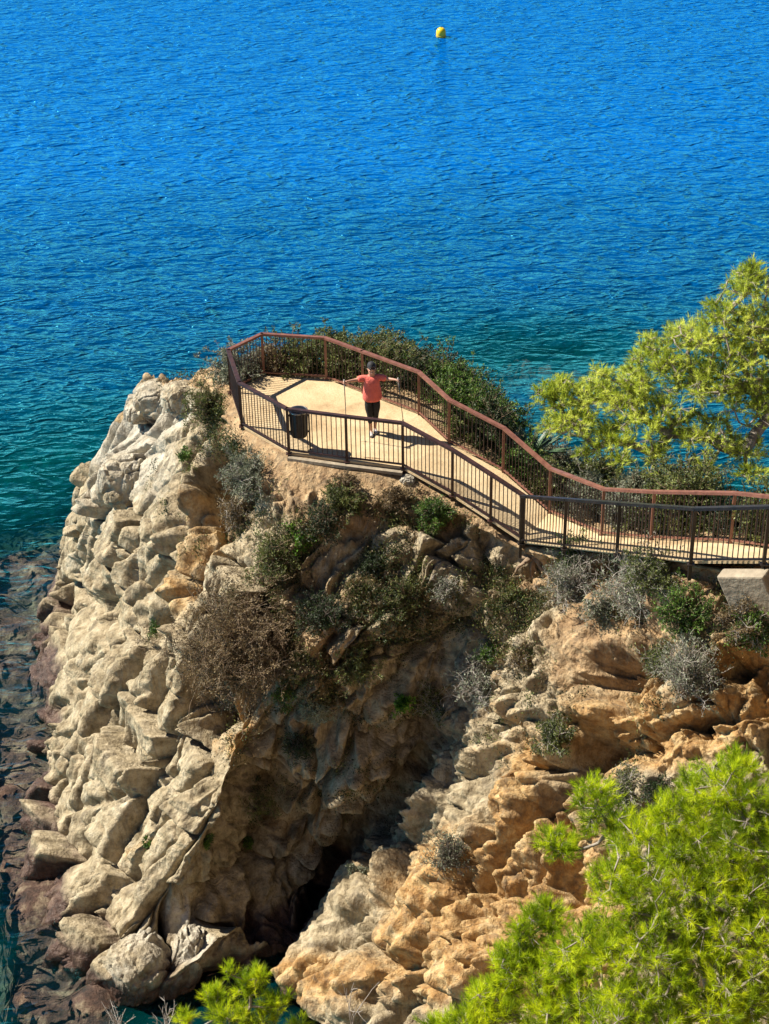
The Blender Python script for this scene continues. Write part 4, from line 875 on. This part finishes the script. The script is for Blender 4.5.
# agave
ag = P(528, 462, 9.1) + Vector((.1, .25, 0)); root = empty('agave', ag); tag(root, 'dark blue green agave with stiff pointed leaves beyond the railing', 'agave')
M['agave'] = simple('agave_leaf', (.035, .075, .04), (.07, .12, .06), 3, .45)
for k in range(22):
    a = k * 2.4; el = .35 + .9 * (k / 22); L = .85 - .2 * (k / 22); mb = MB(); vs = []; nn_ = 7
    hd = Vector((math.cos(a), math.sin(a), 0)); sd_ = Vector((-math.sin(a), math.cos(a), 0)); c = hd * .05
    for i in range(nn_):
        t = i / (nn_ - 1); wd_ = .055 * math.sin(math.pi * min(1, .25 + t * .75)) + .004; e2 = el - t * .25
        if i: c = c + (hd * math.cos(e2) + Vector((0, 0, 1)) * math.sin(e2)) * L / (nn_ - 1)
        up_ = Vector((0, 0, 1)) * math.cos(e2) - hd * math.sin(e2)
        vs += [c - sd_ * wd_ + up_ * .018, c - up_ * .012, c + sd_ * wd_ + up_ * .018]
    fs = []
    for i in range(nn_ - 1):
        for j in (0, 1): fs.append((3 * i + j, 3 * i + j + 1, 3 * i + 4 + j, 3 * i + 3 + j))
    mb.add(vs, fs, True); o_ = mb.build('leaf', M['agave'], root); s_ = o_.modifiers.new('t', 'SOLIDIFY'); s_.thickness = .012

# driftwood roots below the corner of the black railing
pt, nn = hit(527, 566); root = None; mb = MB(); rr = random.Random(5)
for k in range(9):
    a = math.pi * (1.15 + .75 * k / 8) ; L = rr.uniform(.35, .75); d = Vector((math.cos(a), -.35, math.sin(a) * .8)); q = Vector((.1, -.1, .25)); pts = [q.copy()]
    for i in range(5): d = (d + Vector((rr.uniform(-.5, .5), rr.uniform(-.2, .2), rr.uniform(-.5, .3)))).normalized(); q = q + d * L / 5; pts.append(q.copy())
    mb.tube([p_ + Vector(pt) for p_ in pts], [.05, .045, .036, .03, .02, .008], 6)
mb.tube([Vector(pt) + Vector(v) for v in ((-.1, 0, .2), (.1, -.1, .27), (.35, -.05, .33), (.6, 0, .3))], [.04, .06, .055, .02], 7)
tag(mb.build('driftwood', M['bark_brown'], origin=pt), 'dead root tangle below the left end of the black railing', 'root')

# loose boulders
def boulder(px, py, sx_, sy_, sz_, seed, label, mt=None, rot=0, sink=.35):
    pt, nn = hit(px, py); me = bpy.data.meshes.new('boulder'); bm = bmesh.new(); bmesh.ops.create_icosphere(bm, subdivisions=6, radius=1)
    co = np.array([v.co for v in bm.verts]); q = co * 1.0 + seed * 3.7
    F1, F2, o, D, T = voro(q * 1.1); c1 = np.sign(co) * np.abs(co) ** .72
    r_ = 1 + .05 * np.clip(o, -1.2, 1.2) * sstep(0, .15, F2 - F1) - .08 * (1 - sstep(0, .12, F2 - F1)) + fbm(q * 1.6, 4) * .09
    F1, F2, o, D, T = voro(q * 3.2); r_ = r_ + .03 * np.clip(o, -1.5, 1.5) * sstep(0, .2, F2 - F1) + fbm(q * 8, 3) * .02
    c1 = c1 * r_[:, None] * (sx_, sy_, sz_)
    for v, c in zip(bm.verts, c1): v.co = c
    for f in bm.faces: f.smooth = True
    bm.to_mesh(me); bm.free(); o_ = link('boulder', me, mt or M['boulder'], None, Vector(pt) - Vector((0, 0, sz_ * sink))); o_.rotation_euler = (0, R(rot), seed)
    tag(o_, label, 'boulder'); return o_
boulder(158, 393, .55, .5, .40, 1.2, 'pale angular boulder crowning the tip of the headland')
boulder(180, 393, .38, .4, .36, 2.1, 'white boulder between the crowning boulder and the tip bush')
boulder(140, 408, .34, .34, .26, 3.3, 'smaller pale boulder on the sea side of the crowning boulder')
boulder(124, 474, .48, .55, .62, 4.6, 'big smooth pale grey block standing on the sunlit side of the spur', rot=-14)
boulder(134, 962, .66, .7, .95, 5.5, 'large ribbed boulder at the foot of the spur beside the sea', rot=24)
boulder(184, 952, .34, .5, .85, 6.4, 'narrow pale slab leaning right of the large ribbed boulder', rot=16)
boulder(408, 478, .16, .16, .12, 7.7, 'small loose stone below the railing post nearest the woman')
boulder(522, 640, .16, .16, .12, 8.7, 'small rounded stone on the slope under the driftwood')
boulder(466, 662, .2, .2, .15, 9.7, 'small stone lodged above the wide grey bush')

# ------------------------------------------------------------------ ground cover on the soil and scree
wgt = (np.clip(soilw + scr * .8, 0, 1) * (VV > 1.35) * (VV < 6.5) * front * .6 + blob(330, 620, 80, 110, 1.2) + blob(300, 770, 50, 60, .25) + blob(300, 480, 80, 30, .5) + (~front) * (VV > 1.6) * (VV < 6) * .35)
wgt = wgt * (VV > 1.3) * (qx > 150) * sstep(-.2, .5, fbm(p * .7 + 200, 3)); wgt = wgt / wgt.sum()
for nm_, cnt, mt_, seed_, ln, wd, lab in (('dry_ground_cover', 900, 'f_dry', 1, .06, .014, 'dry brown grass and litter on the scree'), ('green_ground_cover', 650, 'f_olive', 2, .05, .022, 'low olive weeds on the scree and slopes'), ('dark_ground_cover', 650, 'f_dark', 3, .05, .026, 'dark creeping weeds in the hollows')):
    pick = rg.choice(len(pd), cnt, p=wgt); k = 46; c = np.repeat(pd[pick], k, 0); sp = np.repeat(rg.uniform(.05, .20, cnt), k)[:, None]
    off_ = rg.normal(size=(cnt * k, 3)) * sp; nn_ = np.repeat(nm[pick], k, 0); off_ -= nn_ * (off_ * nn_).sum(1)[:, None]; hgt_ = np.abs(rg.normal(size=(cnt * k, 1))) * sp * .6
    tag(leaf_mesh(nm_, c + off_ + nn_ * hgt_, nn_ * .5 + rg.normal(size=(cnt * k, 3)) * .6 + (0, 0, .4), ln, wd, M[mt_], None), lab, 'ground cover', kind='stuff')

# ------------------------------------------------------------------ pines
M['pine_near'] = foliage('near_pine_needles', [(.15, .23, .006), (.42, .55, .010), (.72, .80, .02)], .5, .5, 2.2)
M['pine_far'] = foliage('far_pine_needles', [(.20, .27, .02), (.52, .62, .06), (.80, .86, .18)], .48, .5, 1.2)
M['pine_bark'] = simple('pine_bark', (.20, .165, .135), (.34, .30, .26), 12, .9, .8, .01)
def pine(name, base, lumps, ntuft, needles, nlen, nwid, leafm, label, cat_='pine tree', r_twig=.004, trunk_r=.12, top=None, upb=.5, tw=.14, bare=0, group=None):
    """lumps: (centre, rx, ry, rz) clouds of shoots; a branch skeleton is grown from the trunk to every shoot"""
    base = np.array(base, float); root = empty(name, base); tag(root, label, cat_, group)
    C_ = np.array([l[0] for l in lumps], float); Rr_ = np.array([l[1] for l in lumps], float); vol = Rr_.prod(1) ** .67; vol /= vol.sum()
    li = rg.choice(len(lumps), ntuft, p=vol); d = unit(rg.normal(size=(ntuft, 3))); d[:, 2] = np.where(d[:, 2] < -.3, -d[:, 2], d[:, 2]); rad = rg.rand(ntuft) ** .45
    T_ = C_[li] + d * rad[:, None] * Rr_[li]
    # uneven clumps: pull shoots towards sprays
    nsp = max(20, ntuft // 14); sp = T_[rg.choice(ntuft, nsp)]
    nr = sp[np.concatenate([((t_[:, None, :] - sp[None]) ** 2).sum(2).argmin(1) for t_ in np.array_split(T_, 8)])]; T_ = T_ + (nr - T_) * rg.uniform(.1, .5, ntuft)[:, None]
    top = np.array(top if top is not None else C_.mean(0)); 
    tk = grow(base[None], (top - base)[None], np.linalg.norm(top - base), 12, .05)[0]; tk[:, :] += (np.linspace(0, 1, 13) ** 1.0)[:, None] * (top - tk[-1])
    nodes = [q for q in tk]; par = [-1] + list(range(12)); 
    # limbs to the lumps first
    def attach(q, bias=.0):
        A = np.array(nodes); dd = np.linalg.norm(A - q, axis=1) + bias * np.maximum(0, A[:, 2] - q[2]) * 1.2; i = int(dd.argmin()); a = A[i]; L = np.linalg.norm(q - a); k = max(1, int(L / tw)); prev = i
        bow = rg.normal(size=3) * L * .08; bow[2] -= L * .10
        for s in range(1, k + 1):
            t = s / k; nodes.append(a + (q - a) * t + bow * math.sin(math.pi * t) + rg.normal(size=3) * tw * .09 * (s < k)); par.append(prev); prev = len(nodes) - 1
        return prev, i
    for c in C_[np.argsort(np.linalg.norm(C_ - top, axis=1))]: attach(c, .6)
    order = np.argsort(np.linalg.norm(sp - top, axis=1))
    for j in order: attach(sp[j], .4)
    A0 = np.array(nodes); tp = np.zeros((ntuft, 3)); 
    near_i = np.array([((A0 - t) ** 2).sum(1).argmin() for t in T_])
    n0 = len(nodes); nodes = np.concatenate([A0, T_]); par = np.array(par + list(near_i))
    w_ = np.zeros(len(nodes)); w_[n0:] = 1
    for i in range(len(nodes) - 1, 0, -1):
        if par[i] >= 0: w_[par[i]] += w_[i]
    rr_ = r_twig * np.maximum(w_, .6) ** .42; rr_[:13] = np.maximum(rr_[:13], trunk_r * np.linspace(1, .45, 13)); rr_ = np.minimum(rr_, trunk_r)
    ii_ = np.arange(1, len(nodes)); A = nodes[par[ii_]] - base; B = nodes[ii_] - base
    ra = np.minimum(rr_[par[ii_]], rr_[ii_] * 1.5)
    tkm = ii_ < 13
    V, F_ = sticks(A[tkm], B[tkm], rr_[par[ii_]][tkm], rr_[ii_][tkm], 10); link('trunk', mesh_np('trunk', V, F_), M['pine_bark'], root)
    V, F_ = sticks(A[~tkm], B[~tkm], ra[~tkm], rr_[ii_][~tkm], 5); link('branches', mesh_np('branches', V, F_), M['pine_bark'], root)
    # needles: bottle-brush shoots pointing outwards and up
    keep = rg.rand(ntuft) > bare; Tt = T_[keep]; dr = unit(unit(Tt - A0[near_i[keep]]) * .7 + unit(Tt - C_[li[keep]]) * .5 + np.array((0, 0, upb)) + rg.normal(size=(len(Tt), 3)) * .25)
    k = needles; c = np.repeat(Tt, k, 0); D_ = np.repeat(dr, k, 0); t = rg.rand(len(c), 1)
    size = np.repeat(rg.uniform(.7, 1.25, len(Tt)), k)[:, None]
    pos_ = c + D_ * (t * 1.5 - .6) * nlen * size - base; nd = unit(D_ * (.55 + .5 * t) + unit(rg.normal(size=(len(c), 3))) * (.85 - .35 * t))
    s = unit(np.cross(nd, rg.normal(size=(len(c), 3)))); ln = nlen * size * rg.uniform(.7, 1.15, (len(c), 1))
    V = np.stack([pos_ - s * nwid / 2, pos_ + s * nwid / 2, pos_ + nd * ln + (0, 0, .0)], 1).reshape(-1, 3)
    me = mesh_np('foliage', V, np.arange(len(V)).reshape(-1, 3), False); a = me.attributes.new('rnd', 'FLOAT', 'POINT'); a.data.foreach_set('value', np.repeat(np.repeat(rg.rand(len(Tt)), k), 3).astype(np.float32))
    link('foliage', me, leafm, root); return root
def LP(px, py, y, rpx, fy=1., fz=.8):
    c = PY(px, py, y); r = rpx / px2m(c); return (tuple(c), (r, r * fy, r * fz))
# the pine on the seaward slope, at the right
yb = 29.5
lum = [LP(*v) for v in ((548, 398, 29.4, 16, 1, 1), (620, 462, 28.2, 16, 1, .4), (650, 474, 28.2, 14, 1, .4), (705, 468, 28, 18, 1, .4), (752, 474, 28, 20, 1, .4), (585, 455, 28.6, 14, 1, .5), (552, 430, 29.2, 16, 1, .9), (752, 275, 30.4, 16, 1, 1), (600, 375, 29.6, 12, 1, .9), (748, 292, 30.2, 26, 1.2, .8), (722, 322, 30, 30, 1.2, .7), (765, 330, 30, 34, 1.2, .8), (690, 345, 29.8, 32, 1.3, .7), (740, 365, 29.6, 40, 1.3, .7), (655, 365, 29.6, 30, 1.3, .7), (700, 390, 29.2, 42, 1.4, .65), (760, 405, 29.2, 38, 1.4, .7),
  (628, 390, 29.4, 30, 1.3, .7), (645, 420, 29, 40, 1.4, .6), (595, 400, 29.4, 28, 1.3, .7), (567, 396, 29.4, 20, 1.2, .8), (575, 425, 29, 28, 1.2, .6), (610, 440, 28.8, 30, 1.2, .5), (700, 435, 28.8, 36, 1.3, .5), (560, 410, 29.2, 18, 1, .8), (800, 360, 30, 50, 1.3, .9), (830, 310, 30.4, 50, 1.2, .9), (745, 450, 28.6, 24, 1.2, .5), (650, 340, 30, 12, 1, .8), (560, 385, 29.6, 10, 1, 1), (655, 455, 28.4, 20, 1, .5))]
pine('pine_tree', (9.4, 29.3, 5.6), lum, 7600, 24, .10, .011, M['pine_far'], 'wind-bent yellow green pine spreading over the sea behind the railings', r_twig=.0045, trunk_r=.13, top=(8.6, 29.6, 11.4), upb=.35, tw=.22, bare=.06)
# the near pines at the bottom
lum = [LP(*v) for v in ((735, 800, 11.6, 48, 1, .9), (765, 850, 11.3, 60, 1, .9), (690, 820, 11.8, 40, 1, .9), (650, 850, 11.6, 46, 1, .9), (610, 830, 12, 32, 1, .8), (595, 800, 12.1, 24, 1, 1), (700, 890, 11.2, 62, 1, .9), (625, 900, 11.3, 48, 1, .9), (755, 940, 10.8, 66, 1, .9), (670, 960, 10.8, 62, 1, .9), (600, 960, 11, 50, 1, .9), (720, 1020, 10.4, 70, 1, .9), (630, 1030, 10.4, 60, 1, .9), (815, 860, 11.4, 70, 1, .9), (820, 980, 10.8, 80, 1, .9), (690, 782, 12, 14, 1, 1), (735, 765, 11.8, 16, 1, 1), (553, 848, 12, 22, 1.2, .6), (568, 790 + 60, 12, 20, 1, .7))]
pine('pine_tree', (3.3, 10.6, 7.5), lum, 6500, 44, .080, .0046, M['pine_near'], 'big lime green pine crown filling the lower right corner', r_twig=.0022, trunk_r=.07, top=tuple(PY(700, 930, 11.1)), upb=.7, tw=.12, bare=.16)
lum = [LP(*v) for v in ((545, 925, 11.6, 26, 1, 1), (520, 965, 11.4, 30, 1, .9), (560, 975, 11.2, 38, 1, .9), (500, 1005, 11.2, 32, 1, .9), (560, 1025, 10.9, 44, 1, .9), (470, 1030, 11, 30, 1, .9), (440, 1035, 11.1, 22, 1, .9), (518, 935, 11.5, 12, 1, 1))]
pine('pine_tree', (1.4, 10.9, 8.5), lum, 1900, 42, .078, .0042, M['pine_near'], 'smaller lime green pine left of the big crown, at the bottom', r_twig=.0020, trunk_r=.045, top=tuple(PY(540, 990, 11.1)), upb=.8, tw=.1, bare=.12)
lum = [LP(*v) for v in ((250, 990, 12.8, 16, 1, .9), (212, 995, 12.9, 11, 1, 1), (228, 1018, 12.7, 22, 1, .8), (278, 1005, 12.7, 16, 1, .8), (185, 1020, 12.9, 12, 1, .8), (232, 975, 12.8, 9, 1, 1.2), (262, 1022, 12.7, 20, 1, .8), (300, 1030, 12.7, 14, 1, .7), (258, 978, 12.8, 10, 1, .7))]
pine('pine_tree', (-1.2, 12.6, 8.2), lum, 480, 40, .078, .0045, M['pine_near'], 'tip of a small green pine at the bottom edge, below the dark gully', r_twig=.0020, trunk_r=.03, top=tuple(PY(245, 1025, 12.7)), upb=.9, tw=.1)
# dry twigs at the bottom
for x, y, h_, lab in ((352, 1030, .85, 'two thin leaning dry stalks against the pale foot of the buttress'), (120, 1030, .35, 'bare grey twigs at the bottom left edge'), (165, 1032, .38, 'bare grey twigs left of the small green pine')):
    o_ = PY(x, y, 13.0); n_ = 3 if x > 300 else 12; st = rg.normal(size=(n_, 3)) * .012; pth = grow(st, rg.normal(size=(n_, 3)) * (.18 if n_ == 3 else .4) * (1, 1, .2) + (-.05, 0, 1), h_ * rg.uniform(.6, 1.1, n_), 7, .10)
    i = np.repeat(np.arange(n_), 4); j = rg.randint(2, 7, len(i)); sub = grow(pth[i, j], unit(pth[i, j] - pth[i, j - 1]) + rg.normal(size=(len(i), 3)) * .5, h_ * .2, 3, .2)
    V, F_ = cat(segs(pth, .006, .0025, 5), segs(sub, .003, .0015, 4)); tag(link('dry_twigs', mesh_np('dry_twigs', V, F_), M['bark_grey'], None, o_), lab, 'twigs')
